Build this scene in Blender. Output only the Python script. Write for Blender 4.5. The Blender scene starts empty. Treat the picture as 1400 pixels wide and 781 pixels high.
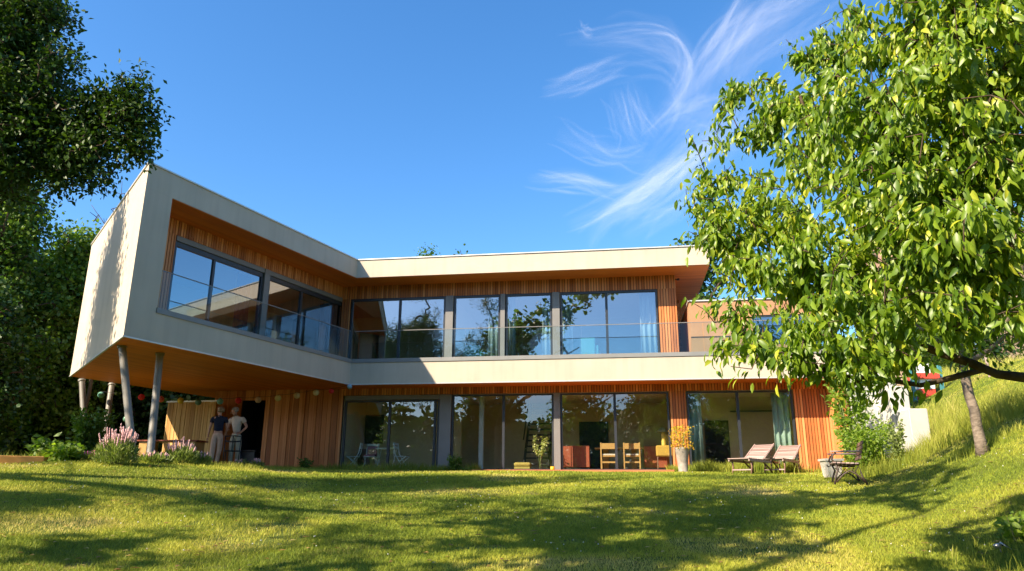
import bpy, math, random
import numpy as np
from mathutils import Vector, Matrix

SC = bpy.context.scene
COL = SC.collection
rnd = random.Random(7)
RS = np.random.RandomState

# ------------------------------------------------------------------ camera numbers
F, TH, RO = 1000.76, 0.2733, -0.0049      # focal length in photo pixels, upward pitch, roll


def ray(px, py):
    X = px - 700.0
    Y = 390.5 - py
    c, s = math.cos(RO), math.sin(RO)
    X, Y = c * X + s * Y, -s * X + c * Y
    return np.array([X, F * math.cos(TH) - Y * math.sin(TH), F * math.sin(TH) + Y * math.cos(TH)])


def at(px, py, depth):
    r = ray(px, py)
    return r * (depth / r[1])


def atz(px, py, z):
    r = ray(px, py)
    return r * (z / r[2])


# ------------------------------------------------------------------ house frame
zR, zS, zG, zB, zF = 7.277, 6.685, 3.970, 3.204, 0.60
P1 = np.array([-8.418, 15.582])
P2 = np.array([-5.085, 23.0])
P4 = np.array([-13.039, 21.541])
D2 = np.array([math.cos(-.1481), math.sin(-.1481)])
N2 = np.array([-D2[1], D2[0]])
D1 = (P2 - P1) / np.linalg.norm(P2 - P1)
N1 = np.array([-D1[1], D1[0]])
L1 = float(np.linalg.norm(P2 - P1))
D3 = (P4 - P1) / np.linalg.norm(P4 - P1)
L3 = float(np.linalg.norm(P4 - P1))
N3 = np.array([D3[1], -D3[0]])            # from the gable wall into the building
SUN_TRAVEL = Vector((1.058, .787, -1.0)).normalized()


class Frame:
    def __init__(s, p, d, n):
        s.p, s.d, s.n = np.array(p, float), np.array(d, float), np.array(n, float)

    def __call__(s, t, o, z):
        q = s.p + s.d * t + s.n * o
        return (float(q[0]), float(q[1]), float(z))


FR = Frame(P2, D2, N2)      # right wing: t along the front, o into the house
FL = Frame(P1, D1, N1)      # left wing
FG = Frame(P1, D3, N3)      # gable
FW = Frame((0, 0), (1, 0), (0, 1))


def line_x(pa, da, pb, db):
    A = np.array([[da[0], -db[0]], [da[1], -db[1]]])
    k = np.linalg.solve(A, np.array(pb) - np.array(pa))
    return k[0], k[1]


def rt(px, o, py=600):
    """position along the right wing of what is seen at column px on the plane o behind the front"""
    r = ray(px, py)
    q = P2 + N2 * o
    k = (q @ N2) / (r[:2] @ N2)
    return float((r[:2] * k - P2) @ D2)


# ------------------------------------------------------------------ ground height
_PY = np.array([-60, -30, 0, 4, 7.5, 11.5, 15.5, 18, 20, 22, 24, 40, 80, 500.])
_PZ = np.array([-5, -3.4, -1.6, -1.15, -.76, -.32, .09, .33, .47, .52, .53, .55, .6, .8])
_gy = np.linspace(-60, 500, 5601)
_gz = np.interp(_gy, _PY, _PZ)
_k = np.hanning(15); _k /= _k.sum()
_gz = np.convolve(np.pad(_gz, 7, mode='edge'), _k, 'valid')


def vnoise(x, y, s=1.0, seed=0):
    """smooth value noise, numpy"""
    x = np.asarray(x, float) / s + seed * 17.3
    y = np.asarray(y, float) / s + seed * 9.1
    xi, yi = np.floor(x), np.floor(y)
    fx, fy = x - xi, y - yi
    fx = fx * fx * (3 - 2 * fx); fy = fy * fy * (3 - 2 * fy)

    def h(a, b):
        v = np.sin(a * 127.1 + b * 311.7 + seed * 74.7) * 43758.5453
        return v - np.floor(v)
    return (h(xi, yi) * (1 - fx) + h(xi + 1, yi) * fx) * (1 - fy) + (h(xi, yi + 1) * (1 - fx) + h(xi + 1, yi + 1) * fx) * fy


def softplus(u, k=.5):
    return np.logaddexp(0, np.asarray(u, float) / k) * k


def gh(x, y):
    x = np.asarray(x, float); y = np.asarray(y, float)
    z = np.interp(y, _gy, _gz)
    # left shoulder of the lawn
    lf = np.clip((-x - 3.0) / 6.0, 0, 1); lf = lf * lf * (3 - 2 * lf)
    amp = np.interp(y, [-10, 3, 9, 13, 16, 20, 24], [0, .1, .28, .42, .42, .12, .06])
    z = z + lf * amp
    # bank to the right
    xb = np.interp(y, [-30, 0, 7, 13, 16, 18, 21, 26, 60], [8, 5.4, 5.2, 6.7, 7.6, 8.9, 9.9, 10.2, 11])
    u = softplus(x - xb, .35)
    z = z + np.where(u < 9, .48 * u, .48 * 9 + .12 * (u - 9)) * np.interp(y, [-30, 0, 6, 9], [.3, .5, .7, 1.])
    z = z + (vnoise(x, y, 2.3, 3) - .5) * .06 * np.interp(y, [18, 22], [1, .15])
    return z


def g1(x, y):
    return float(gh(x, y))


# ------------------------------------------------------------------ mesh helpers
ORI = {}


def finish(o, name, parent):
    COL.objects.link(o)
    if parent is not None:
        o.parent = parent
        ORI[o.name] = ORI.get(parent.name, Vector((0, 0, 0)))
    return o


def tag(o, label=None, cat=None, group=None, kind=None):
    if label: o['label'] = label
    if cat: o['category'] = cat
    if group: o['group'] = group
    if kind: o['kind'] = kind
    return o


def thing(name, label, cat, loc=(0, 0, 0), group=None):
    o = bpy.data.objects.new(name, None)
    o.empty_display_size = .2
    COL.objects.link(o)
    o.location = loc
    ORI[o.name] = Vector(loc)
    return tag(o, label, cat, group)


def copy_tree(o, parent=None):
    c = o.copy(); COL.objects.link(c); c.parent = parent
    for ch in list(o.children):
        copy_tree(ch, c)
    return c


class MB:
    def __init__(s):
        s.v, s.f, s.r, s.m = [], [], [], []
        s.cur = 0.5; s.mi = 0

    def add(s, vs, fs, r=None):
        b = len(s.v)
        s.v.extend([tuple(map(float, p)) for p in vs])
        s.r.extend([s.cur if r is None else r] * len(vs))
        s.f.extend([tuple(i + b for i in f) for f in fs])
        s.m.extend([s.mi] * len(fs))
        return s

    def hexa(s, c, r=None):
        return s.add(c, [(0, 3, 2, 1), (4, 5, 6, 7), (0, 1, 5, 4), (1, 2, 6, 5), (2, 3, 7, 6), (3, 0, 4, 7)], r)

    def box(s, fr, t0, t1, o0, o1, z0, z1, r=None):
        if t0 > t1: t0, t1 = t1, t0
        if o0 > o1: o0, o1 = o1, o0
        return s.hexa([fr(t0, o0, z0), fr(t1, o0, z0), fr(t1, o1, z0), fr(t0, o1, z0),
                       fr(t0, o0, z1), fr(t1, o0, z1), fr(t1, o1, z1), fr(t0, o1, z1)], r)

    def b(s, x0, x1, y0, y1, z0, z1, r=None):
        return s.box(FW, x0, x1, y0, y1, z0, z1, r)

    def prism(s, poly, z0, z1, r=None):
        n = len(poly)
        vs = [(p[0], p[1], z0) for p in poly] + [(p[0], p[1], z1) for p in poly]
        fs = [tuple(reversed(range(n))), tuple(range(n, 2 * n))] + [(i, (i + 1) % n, n + (i + 1) % n, n + i) for i in range(n)]
        return s.add(vs, fs, r)

    def bar(s, a, b, w, h=None, up=(0, 0, 1), r=None):
        """rectangular bar from a to b"""
        h = h or w
        a, b = Vector(a), Vector(b)
        d = (b - a).normalized()
        u = Vector(up)
        if abs(d.dot(u)) > .98: u = Vector((1, 0, 0))
        sx = d.cross(u).normalized() * w / 2
        sz = sx.cross(d).normalized() * h / 2
        return s.hexa([a - sx - sz, a + sx - sz, b + sx - sz, b - sx - sz, a - sx + sz, a + sx + sz, b + sx + sz, b - sx + sz], r)

    def tube(s, pts, rad, n=8, caps=True, r=None):
        pts = [Vector(p) for p in pts]
        if not hasattr(rad, '__len__'): rad = [rad] * len(pts)
        vs, fs = [], []
        ref = None
        for i, p in enumerate(pts):
            d = (pts[min(i + 1, len(pts) - 1)] - pts[max(i - 1, 0)]).normalized()
            if ref is None:
                ref = Vector((0, 0, 1)) if abs(d.z) < .9 else Vector((1, 0, 0))
            x = d.cross(ref).normalized(); y = d.cross(x).normalized()
            ref = x.cross(d).normalized() if abs(d.dot(ref)) > .95 else ref
            for k in range(n):
                a = 2 * math.pi * k / n
                vs.append(p + (x * math.cos(a) + y * math.sin(a)) * rad[i])
        for i in range(len(pts) - 1):
            for k in range(n):
                fs.append((i * n + k, i * n + (k + 1) % n, (i + 1) * n + (k + 1) % n, (i + 1) * n + k))
        if caps:
            fs.append(tuple(reversed(range(n)))); fs.append(tuple((len(pts) - 1) * n + k for k in range(n)))
        return s.add(vs, fs, r)

    def lathe(s, c, prof, n=20, r=None):
        """prof: list of (radius, z)"""
        vs, fs = [], []
        for (R, z) in prof:
            for k in range(n):
                a = 2 * math.pi * k / n
                vs.append((c[0] + R * math.cos(a), c[1] + R * math.sin(a), c[2] + z))
        for i in range(len(prof) - 1):
            for k in range(n):
                fs.append((i * n + k, i * n + (k + 1) % n, (i + 1) * n + (k + 1) % n, (i + 1) * n + k))
        fs.append(tuple(reversed(range(n)))); fs.append(tuple((len(prof) - 1) * n + k for k in range(n)))
        return s.add(vs, fs, r)

    def build(s, name, mat, parent=None, smooth=False, bevel=0):
        me = bpy.data.meshes.new(name)
        o0 = ORI.get(parent.name, Vector((0, 0, 0))) if parent is not None else Vector((0, 0, 0))
        me.from_pydata([(p[0] - o0[0], p[1] - o0[1], p[2] - o0[2]) for p in s.v], [], s.f)
        at_ = me.attributes.new('rnd', 'FLOAT', 'POINT')
        at_.data.foreach_set('value', s.r)
        for m in (mat if isinstance(mat, (list, tuple)) else [mat]): me.materials.append(m)
        if isinstance(mat, (list, tuple)): me.polygons.foreach_set('material_index', s.m)
        if smooth: me.polygons.foreach_set('use_smooth', [True] * len(me.polygons))
        me.update()
        o = bpy.data.objects.new(name, me)
        finish(o, name, parent)
        if bevel:
            md = o.modifiers.new('Bevel', 'BEVEL'); md.width = bevel; md.segments = 2; md.limit_method = 'ANGLE'
        return o


def np_mesh(name, V, FA, k, mat, parent=None, rv=None, smooth=False):
    """fast mesh: V (n,3), FA (m,k) face indices, rv = per-vertex random value"""
    me = bpy.data.meshes.new(name)
    V = np.asarray(V, np.float32).copy()
    if parent is not None:
        V -= np.array(ORI.get(parent.name, Vector((0, 0, 0))), np.float32)
    me.vertices.add(len(V)); me.vertices.foreach_set('co', V.ravel())
    FA = np.asarray(FA, np.int32)
    me.loops.add(FA.size); me.loops.foreach_set('vertex_index', FA.ravel())
    me.polygons.add(len(FA))
    me.polygons.foreach_set('loop_start', np.arange(0, FA.size, k, dtype=np.int32))
    me.polygons.foreach_set('loop_total', np.full(len(FA), k, np.int32))
    if rv is not None:
        a = me.attributes.new('rnd', 'FLOAT', 'POINT'); a.data.foreach_set('value', np.asarray(rv, np.float32))
    if smooth: me.polygons.foreach_set('use_smooth', np.ones(len(FA), bool))
    me.materials.append(mat)
    me.update(calc_edges=True)
    o = bpy.data.objects.new(name, me)
    return finish(o, name, parent)


# ------------------------------------------------------------------ materials
def newmat(name):
    m = bpy.data.materials.new(name); m.use_nodes = True
    nt = m.node_tree; nt.nodes.clear()
    return m, nt, nt.nodes, nt.links


def ramp(nd, stops):
    r = nd.new('ShaderNodeValToRGB')
    e = r.color_ramp.elements
    while len(e) > 1: e.remove(e[-1])
    e[0].position = stops[0][0]; e[0].color = (*stops[0][1], 1)
    for p, c in stops[1:]:
        x = e.new(p); x.color = (*c, 1)
    return r


def simple(name, col, rough=.6, metal=0, noise=0, nscale=8, bump=0, bscale=60, spec=.5, vary=0, stretch=(1, 1, 1), stain=0):
    """principled surface with a noise mottling, a fine bump and optional per-piece variation (the rnd attribute)"""
    m, nt, nd, lk = newmat(name)
    out = nd.new('ShaderNodeOutputMaterial'); p = nd.new('ShaderNodeBsdfPrincipled')
    p.inputs['Roughness'].default_value = rough; p.inputs['Metallic'].default_value = metal
    p.inputs['Specular IOR Level'].default_value = spec
    lk.new(p.outputs[0], out.inputs[0])
    tc = nd.new('ShaderNodeTexCoord'); mp = nd.new('ShaderNodeMapping'); mp.inputs['Scale'].default_value = stretch
    lk.new(tc.outputs['Object'], mp.inputs[0])
    n1 = nd.new('ShaderNodeTexNoise'); n1.inputs['Scale'].default_value = nscale; n1.inputs['Detail'].default_value = 5
    lk.new(mp.outputs[0], n1.inputs['Vector'])
    hi = tuple(min(1, c * (1 + noise)) for c in col); lo = tuple(c * (1 - noise) for c in col)
    r = ramp(nd, [(.3, lo), (.7, hi)]); lk.new(n1.outputs['Fac'], r.inputs[0])
    src = r.outputs[0]
    if vary:
        a = nd.new('ShaderNodeAttribute'); a.attribute_name = 'rnd'
        mr = nd.new('ShaderNodeMapRange'); mr.inputs[3].default_value = 1 - vary; mr.inputs[4].default_value = 1 + vary
        lk.new(a.outputs['Fac'], mr.inputs[0])
        mm = nd.new('ShaderNodeVectorMath'); mm.operation = 'SCALE'
        lk.new(src, mm.inputs[0]); lk.new(mr.outputs[0], mm.inputs['Scale']); src = mm.outputs[0]
    if stain:
        ms = nd.new('ShaderNodeMapping'); ms.inputs['Scale'].default_value = (5, 5, .35); lk.new(tc.outputs['Object'], ms.inputs[0])
        ns = nd.new('ShaderNodeTexNoise'); ns.inputs['Scale'].default_value = 1; ns.inputs['Detail'].default_value = 6; lk.new(ms.outputs[0], ns.inputs['Vector'])
        rs_ = ramp(nd, [(.3, (1 - stain,) * 3), (.55, (1, 1, 1))]); lk.new(ns.outputs['Fac'], rs_.inputs[0])
        mxs = nd.new('ShaderNodeMix'); mxs.data_type = 'RGBA'; mxs.blend_type = 'MULTIPLY'; mxs.inputs[0].default_value = 1
        lk.new(src, mxs.inputs['A']); lk.new(rs_.outputs[0], mxs.inputs['B']); src = mxs.outputs['Result']
    lk.new(src, p.inputs['Base Color'])
    if bump:
        n2 = nd.new('ShaderNodeTexNoise'); n2.inputs['Scale'].default_value = bscale; n2.inputs['Detail'].default_value = 4
        lk.new(mp.outputs[0], n2.inputs['Vector'])
        b = nd.new('ShaderNodeBump'); b.inputs['Strength'].default_value = bump; b.inputs['Distance'].default_value = .02
        lk.new(n2.outputs['Fac'], b.inputs['Height']); lk.new(b.outputs[0], p.inputs['Normal'])
    return m


def wood(name, c_lo, c_mid, c_hi, rot=0.0, axis='z', rough=.55, streak=.35, vary=.5, boards=0.0):
    """timber: long grain streaks, a tone of its own per board (rnd attribute)"""
    m, nt, nd, lk = newmat(name)
    out = nd.new('ShaderNodeOutputMaterial'); p = nd.new('ShaderNodeBsdfPrincipled'); p.inputs['Roughness'].default_value = rough
    p.inputs['Specular IOR Level'].default_value = .3
    lk.new(p.outputs[0], out.inputs[0])
    tc = nd.new('ShaderNodeTexCoord'); mp = nd.new('ShaderNodeMapping')
    mp.inputs['Rotation'].default_value = (0, 0, rot)
    mp.vector_type = 'TEXTURE'
    lk.new(tc.outputs['Object'], mp.inputs[0])
    m2 = nd.new('ShaderNodeMapping'); m2.inputs['Scale'].default_value = {'z': (14, 14, .8), 'x': (.8, 14, 14), 'y': (14, .8, 14)}[axis]
    lk.new(mp.outputs[0], m2.inputs[0])
    n = nd.new('ShaderNodeTexNoise'); n.inputs['Scale'].default_value = 1.6; n.inputs['Detail'].default_value = 6; n.inputs['Roughness'].default_value = .65
    lk.new(m2.outputs[0], n.inputs['Vector'])
    a = nd.new('ShaderNodeAttribute'); a.attribute_name = 'rnd'
    big = nd.new('ShaderNodeTexNoise'); big.inputs['Scale'].default_value = .7; big.inputs['Detail'].default_value = 3
    lk.new(mp.outputs[0], big.inputs['Vector'])
    mix = nd.new('ShaderNodeMath'); mix.operation = 'MULTIPLY_ADD'; mix.inputs[1].default_value = streak; lk.new(n.outputs['Fac'], mix.inputs[0])
    m3 = nd.new('ShaderNodeMath'); m3.operation = 'MULTIPLY_ADD'; m3.inputs[1].default_value = vary; lk.new(a.outputs['Fac'], m3.inputs[0])
    m4 = nd.new('ShaderNodeMath'); m4.operation = 'MULTIPLY'; m4.inputs[1].default_value = .3; lk.new(big.outputs['Fac'], m4.inputs[0])
    lk.new(m4.outputs[0], m3.inputs[2]); lk.new(m3.outputs[0], mix.inputs[2])
    src = mix.outputs[0]
    if boards:
        sx = nd.new('ShaderNodeSeparateXYZ'); lk.new(mp.outputs[0], sx.inputs[0])
        d = nd.new('ShaderNodeMath'); d.operation = 'DIVIDE'; d.inputs[1].default_value = boards
        lk.new(sx.outputs['Y'], d.inputs[0])
        fl = nd.new('ShaderNodeMath'); fl.operation = 'FLOOR'; lk.new(d.outputs[0], fl.inputs[0])
        wn = nd.new('ShaderNodeTexWhiteNoise'); wn.noise_dimensions = '1D'; lk.new(fl.outputs[0], wn.inputs['W'])
        fm = nd.new('ShaderNodeMath'); fm.operation = 'MULTIPLY_ADD'; fm.inputs[1].default_value = .22; lk.new(wn.outputs['Value'], fm.inputs[0]); lk.new(src, fm.inputs[2])
        src = fm.outputs[0]
        fr = nd.new('ShaderNodeMath'); fr.operation = 'FRACT'; lk.new(d.outputs[0], fr.inputs[0])
        gp = nd.new('ShaderNodeMath'); gp.operation = 'LESS_THAN'; gp.inputs[1].default_value = .06; lk.new(fr.outputs[0], gp.inputs[0])
        iv = nd.new('ShaderNodeMath'); iv.operation = 'SUBTRACT'; iv.inputs[0].default_value = 1; lk.new(gp.outputs[0], iv.inputs[1])
        bp = nd.new('ShaderNodeBump'); bp.inputs['Strength'].default_value = .5; bp.inputs['Distance'].default_value = .01
        lk.new(iv.outputs[0], bp.inputs['Height']); lk.new(bp.outputs[0], p.inputs['Normal'])
    r = ramp(nd, [(.25, c_lo), (.5, c_mid), (.85, c_hi)]); lk.new(src, r.inputs[0])
    lk.new(r.outputs[0], p.inputs['Base Color'])
    return m


def glass(name, tint=(.8, .86, .84), ior=1.9, rough=0.0, base=0.06):
    m, nt, nd, lk = newmat(name)
    out = nd.new('ShaderNodeOutputMaterial')
    tr = nd.new('ShaderNodeBsdfTransparent'); tr.inputs[0].default_value = (*tint, 1)
    gl = nd.new('ShaderNodeBsdfGlossy'); gl.inputs['Roughness'].default_value = rough; gl.inputs[0].default_value = (.92, .95, 1, 1)
    fr = nd.new('ShaderNodeFresnel'); fr.inputs[0].default_value = ior
    tc = nd.new('ShaderNodeTexCoord'); nz = nd.new('ShaderNodeTexNoise'); nz.inputs['Scale'].default_value = .9; nz.inputs['Detail'].default_value = 1
    lk.new(tc.outputs['Object'], nz.inputs['Vector'])
    bp = nd.new('ShaderNodeBump'); bp.inputs['Strength'].default_value = .02; bp.inputs['Distance'].default_value = .1
    lk.new(nz.outputs['Fac'], bp.inputs['Height'])
    ad = nd.new('ShaderNodeMath'); ad.operation = 'ADD'; ad.inputs[1].default_value = base; ad.use_clamp = True
    lk.new(fr.outputs[0], ad.inputs[0])
    # the sheet reflects on the side that is met first; its far side only lets the light out
    ge = nd.new('ShaderNodeNewGeometry'); iv = nd.new('ShaderNodeMath'); iv.operation = 'SUBTRACT'; iv.inputs[0].default_value = 1; lk.new(ge.outputs['Backfacing'], iv.inputs[1])
    fm = nd.new('ShaderNodeMath'); fm.operation = 'MULTIPLY'; lk.new(ad.outputs[0], fm.inputs[0]); lk.new(iv.outputs[0], fm.inputs[1])
    mx = nd.new('ShaderNodeMixShader'); lk.new(fm.outputs[0], mx.inputs[0]); lk.new(tr.outputs[0], mx.inputs[1]); lk.new(gl.outputs[0], mx.inputs[2])
    lk.new(mx.outputs[0], out.inputs[0])
    return m


def leafmat(name, lo, mid, hi, trans=.35, rough=.5, gloss=.35):
    """leaf: tone of its own per leaf, light passing through the blade"""
    m, nt, nd, lk = newmat(name)
    out = nd.new('ShaderNodeOutputMaterial')
    a = nd.new('ShaderNodeAttribute'); a.attribute_name = 'rnd'
    r = ramp(nd, [(0, lo), (.5, mid), (1, hi)]); lk.new(a.outputs['Fac'], r.inputs[0])
    p = nd.new('ShaderNodeBsdfPrincipled'); p.inputs['Roughness'].default_value = rough; p.inputs['Specular IOR Level'].default_value = gloss
    lk.new(r.outputs[0], p.inputs['Base Color'])
    t = nd.new('ShaderNodeBsdfTranslucent')
    mc = nd.new('ShaderNodeMix'); mc.data_type = 'RGBA'; mc.blend_type = 'MULTIPLY'; mc.inputs[0].default_value = 1
    lk.new(r.outputs[0], mc.inputs['A']); mc.inputs['B'].default_value = (1.5, 1.7, .55, 1)
    lk.new(mc.outputs['Result'], t.inputs[0])
    mx = nd.new('ShaderNodeMixShader'); mx.inputs[0].default_value = trans
    lk.new(p.outputs[0], mx.inputs[1]); lk.new(t.outputs[0], mx.inputs[2]); lk.new(mx.outputs[0], out.inputs[0])
    return m


M = {}
M['stucco'] = simple('stucco', (.54, .46, .365), .9, noise=.06, nscale=.9, stain=.08, bump=.25, bscale=90, spec=.15)
M['white_wall'] = simple('white_wall', (.55, .54, .51), .9, noise=.08, nscale=2.5, bump=.3, bscale=60, spec=.15)
M['coping'] = simple('coping', (.62, .60, .56), .4, metal=.3, noise=.04)
M['sill'] = simple('sill', (.22, .22, .215), .5, noise=.06, nscale=3)
M['anthracite'] = simple('anthracite', (.030, .034, .042), .4, noise=.08, nscale=3)
M['post'] = simple('post_grey', (.20, .19, .18), .45, noise=.06, nscale=3)
M['steel'] = simple('steel_column', (.20, .185, .16), .5, noise=.14, nscale=5, bump=.08, bscale=30)
M['clad'] = wood('cladding', (.26, .085, .03), (.54, .185, .055), (.76, .34, .13))
M['clad_dark'] = wood('cladding_backing', (.06, .02, .01), (.10, .035, .015), (.15, .06, .02))
M['soffit_l'] = wood('soffit_left', (.55, .13, .022), (.76, .215, .032), (.84, .30, .06), rot=math.atan2(D1[1], D1[0]), axis='x', boards=.12, vary=.1)
M['soffit_r'] = wood('soffit_right', (.55, .13, .022), (.76, .215, .032), (.84, .30, .06), rot=math.atan2(D2[1], D2[0]), axis='x', boards=.12, vary=.1)
M['deck'] = wood('deck_timber', (.30, .08, .03), (.48, .15, .06), (.6, .25, .12), axis='x')
M['sleeper'] = wood('sleeper_timber', (.38, .16, .04), (.58, .27, .07), (.7, .38, .13), axis='x')
M['screen'] = wood('screen_timber', (.34, .18, .05), (.52, .29, .09), (.66, .42, .16))
M['greywood'] = wood('weathered_timber', (.20, .13, .11), (.34, .24, .21), (.48, .37, .33), axis='x')
M['brownwood'] = wood('brown_timber', (.10, .05, .03), (.2, .11, .07), (.32, .2, .14), axis='x')
M['oakwood'] = wood('chair_timber', (.3, .16, .05), (.45, .27, .09), (.55, .36, .14))
M['redwood'] = wood('red_timber', (.20, .045, .025), (.30, .075, .04), (.40, .12, .065))
M['iron'] = simple('cast_iron', (.07, .045, .035), .6, noise=.3, nscale=20, bump=.2)
M['orange_wall'] = simple('orange_render', (.46, .245, .135), .9, noise=.10, nscale=1.6, bump=.15, spec=.1)
M['glass'] = glass('window_glass', tint=(.975, .985, .97), ior=1.85, base=.05)
M['glass_hi'] = glass('window_glass_upper', tint=(.84, .89, .91), ior=2.3, base=.14)
M['rail_glass'] = glass('railing_glass', tint=(.87, .95, .965), ior=1.35, base=.01)
M['room'] = simple('room_plaster', (.56, .47, .29), .95, noise=.03)
M['room_up'] = simple('room_plaster_upper', (.74, .68, .56), .95, noise=.03)
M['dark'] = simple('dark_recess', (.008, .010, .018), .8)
M['floor_in'] = wood('room_floor', (.22, .16, .10), (.32, .24, .16), (.42, .32, .22), axis='x')
M['curtain'] = simple('curtain_green', (.32, .46, .40), .9, noise=.1)
M['curtain_w'] = simple('curtain_pale', (.45, .52, .50), .9, noise=.05)
M['curtain_b'] = simple('curtain_navy', (.012, .022, .055), .9, noise=.1)
M['stair'] = simple('stair_black', (.014, .015, .016), .6)
M['bark'] = simple('bark', (.085, .060, .042), .9, noise=.35, nscale=14, bump=.8, bscale=30, stretch=(1, 1, .4), spec=.1)
M['bark_pale'] = simple('bark_pale', (.20, .16, .125), .9, noise=.4, nscale=9, bump=.7, bscale=24, stretch=(1, 1, 1.8), spec=.1)
M['cherry'] = leafmat('cherry_leaf', (.07, .145, .012), (.20, .295, .018), (.46, .47, .04), trans=.36, rough=.42, gloss=.5)
M['cherry2'] = leafmat('young_cherry_leaf', (.07, .13, .014), (.15, .23, .02), (.3, .34, .04), trans=.36)
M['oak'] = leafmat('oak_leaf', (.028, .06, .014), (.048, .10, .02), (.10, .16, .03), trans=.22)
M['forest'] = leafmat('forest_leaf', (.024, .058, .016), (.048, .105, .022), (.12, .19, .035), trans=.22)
M['forest_lt'] = leafmat('light_forest_leaf', (.05, .10, .016), (.12, .20, .024), (.22, .30, .04), trans=.33)
M['cedar'] = leafmat('cedar_leaf', (.06, .12, .02), (.13, .21, .03), (.22, .30, .05), trans=.3)
M['shrub'] = leafmat('shrub_leaf', (.10, .18, .02), (.19, .29, .03), (.33, .40, .06), trans=.4)
M['lav_leaf'] = leafmat('lavender_leaf', (.12, .17, .05), (.22, .28, .07), (.32, .36, .12), trans=.25)
M['lav_fl'] = simple('lavender_flower', (.56, .33, .33), .8, vary=.35)
M['lav_stem'] = simple('plant_stem', (.20, .23, .09), .8, vary=.2)
M['pink'] = simple('pink_petal', (.65, .10, .35), .7, vary=.3)
M['yellow_leaf'] = leafmat('yellow_leaf', (.45, .25, .02), (.65, .40, .03), (.55, .55, .06), trans=.4)
M['fern'] = leafmat('fern_leaf', (.05, .10, .012), (.10, .17, .02), (.16, .24, .035), trans=.3)

SK = dict(rough=.55, noise=.05, spec=.35)
M['skin'] = simple('skin', (.58, .29, .19), **SK)
M['hair'] = simple('blond_hair', (.30, .20, .11), .7, noise=.3, nscale=40)
M['hair_grey'] = simple('grey_hair', (.30, .25, .20), .7, noise=.3, nscale=40)
M['navy'] = simple('navy_cloth', (.010, .014, .035), .9, noise=.2, nscale=20, bump=.2, bscale=25)
M['beige'] = simple('beige_cloth', (.74, .47, .32), .9, noise=.08, nscale=12, bump=.3, bscale=18)
M['linen'] = simple('pale_linen', (.70, .56, .44), .9, noise=.08, nscale=12, bump=.3, bscale=18)
M['sage'] = simple('sage_cloth', (.44, .40, .29), .9, noise=.08, nscale=12, bump=.3, bscale=18)
M['shoe'] = simple('shoe_leather', (.5, .4, .33), .7)
M['black'] = simple('black_metal', (.012, .011, .011), .45)
M['chair_paint'] = simple('pale_green_paint', (.80, .86, .80), .5, noise=.05)
M['mauve'] = simple('mauve_fabric', (.42, .18, .22), .95, noise=.1)
M['olive'] = simple('olive_fabric', (.36, .29, .07), .95, noise=.08)
M['ochre'] = simple('ochre_woven', (.50, .32, .06), .9, noise=.25, nscale=60)
M['lamp_shade'] = simple('mushroom_shade', (.16, .17, .10), .5)
M['lamp_stem'] = simple('mustard_ceramic', (.62, .48, .10), .35)
M['yellow'] = simple('yellow_glaze', (.80, .42, .01), .35)
M['clay'] = simple('grey_clay', (.30, .26, .215), .85, noise=.25, nscale=9, bump=.3)
M['white_pot'] = simple('white_pot', (.60, .56, .48), .6, noise=.05)
M['turquoise'] = simple('turquoise_fabric', (.10, .36, .36), .9)
M['teal_post'] = simple('teal_paint', (.06, .22, .24), .6)
M['red_paint'] = simple('red_paint', (.60, .07, .04), .6, noise=.1)
M['white_paint'] = simple('white_paint', (.8, .8, .8), .6)
M['picture'] = simple('dark_picture', (.03, .03, .03), .3, noise=.4, nscale=4)
M['grey_plastic'] = simple('grey_plastic', (.045, .048, .055), .5, noise=.1)
M['stone'] = simple('neighbour_stone', (.40, .28, .20), .95, noise=.25, nscale=1.6, bump=.5, bscale=6, spec=.1)
M['roof_tile'] = simple('neighbour_roof', (.34, .20, .14), .9, noise=.25, nscale=5)
M['silver'] = simple('brushed_metal', (.45, .43, .42), .35, metal=.7)


# ground material
def ground_material():
    m, nt, nd, lk = newmat('lawn_soil')
    out = nd.new('ShaderNodeOutputMaterial'); p = nd.new('ShaderNodeBsdfPrincipled'); p.inputs['Roughness'].default_value = .95
    p.inputs['Specular IOR Level'].default_value = .1
    lk.new(p.outputs[0], out.inputs[0])
    tc = nd.new('ShaderNodeTexCoord')
    a = nd.new('ShaderNodeTexNoise'); a.inputs['Scale'].default_value = .45; a.inputs['Detail'].default_value = 6; lk.new(tc.outputs['Object'], a.inputs['Vector'])
    b = nd.new('ShaderNodeTexNoise'); b.inputs['Scale'].default_value = 22; b.inputs['Detail'].default_value = 6; lk.new(tc.outputs['Object'], b.inputs['Vector'])
    ra = ramp(nd, [(.38, (.085, .12, .022)), (.55, (.13, .15, .03)), (.68, (.22, .18, .06))]); lk.new(a.outputs['Fac'], ra.inputs[0])
    rb = ramp(nd, [(.3, (.5, .5, .45)), (.7, (1.25, 1.25, 1.1))]); lk.new(b.outputs['Fac'], rb.inputs[0])
    mx = nd.new('ShaderNodeMix'); mx.data_type = 'RGBA'; mx.blend_type = 'MULTIPLY'; mx.inputs[0].default_value = 1
    lk.new(ra.outputs[0], mx.inputs['A']); lk.new(rb.outputs[0], mx.inputs['B']); lk.new(mx.outputs['Result'], p.inputs['Base Color'])
    bp = nd.new('ShaderNodeBump'); bp.inputs['Strength'].default_value = .6; bp.inputs['Distance'].default_value = .03
    lk.new(b.outputs['Fac'], bp.inputs['Height']); lk.new(bp.outputs[0], p.inputs['Normal'])
    return m


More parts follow.
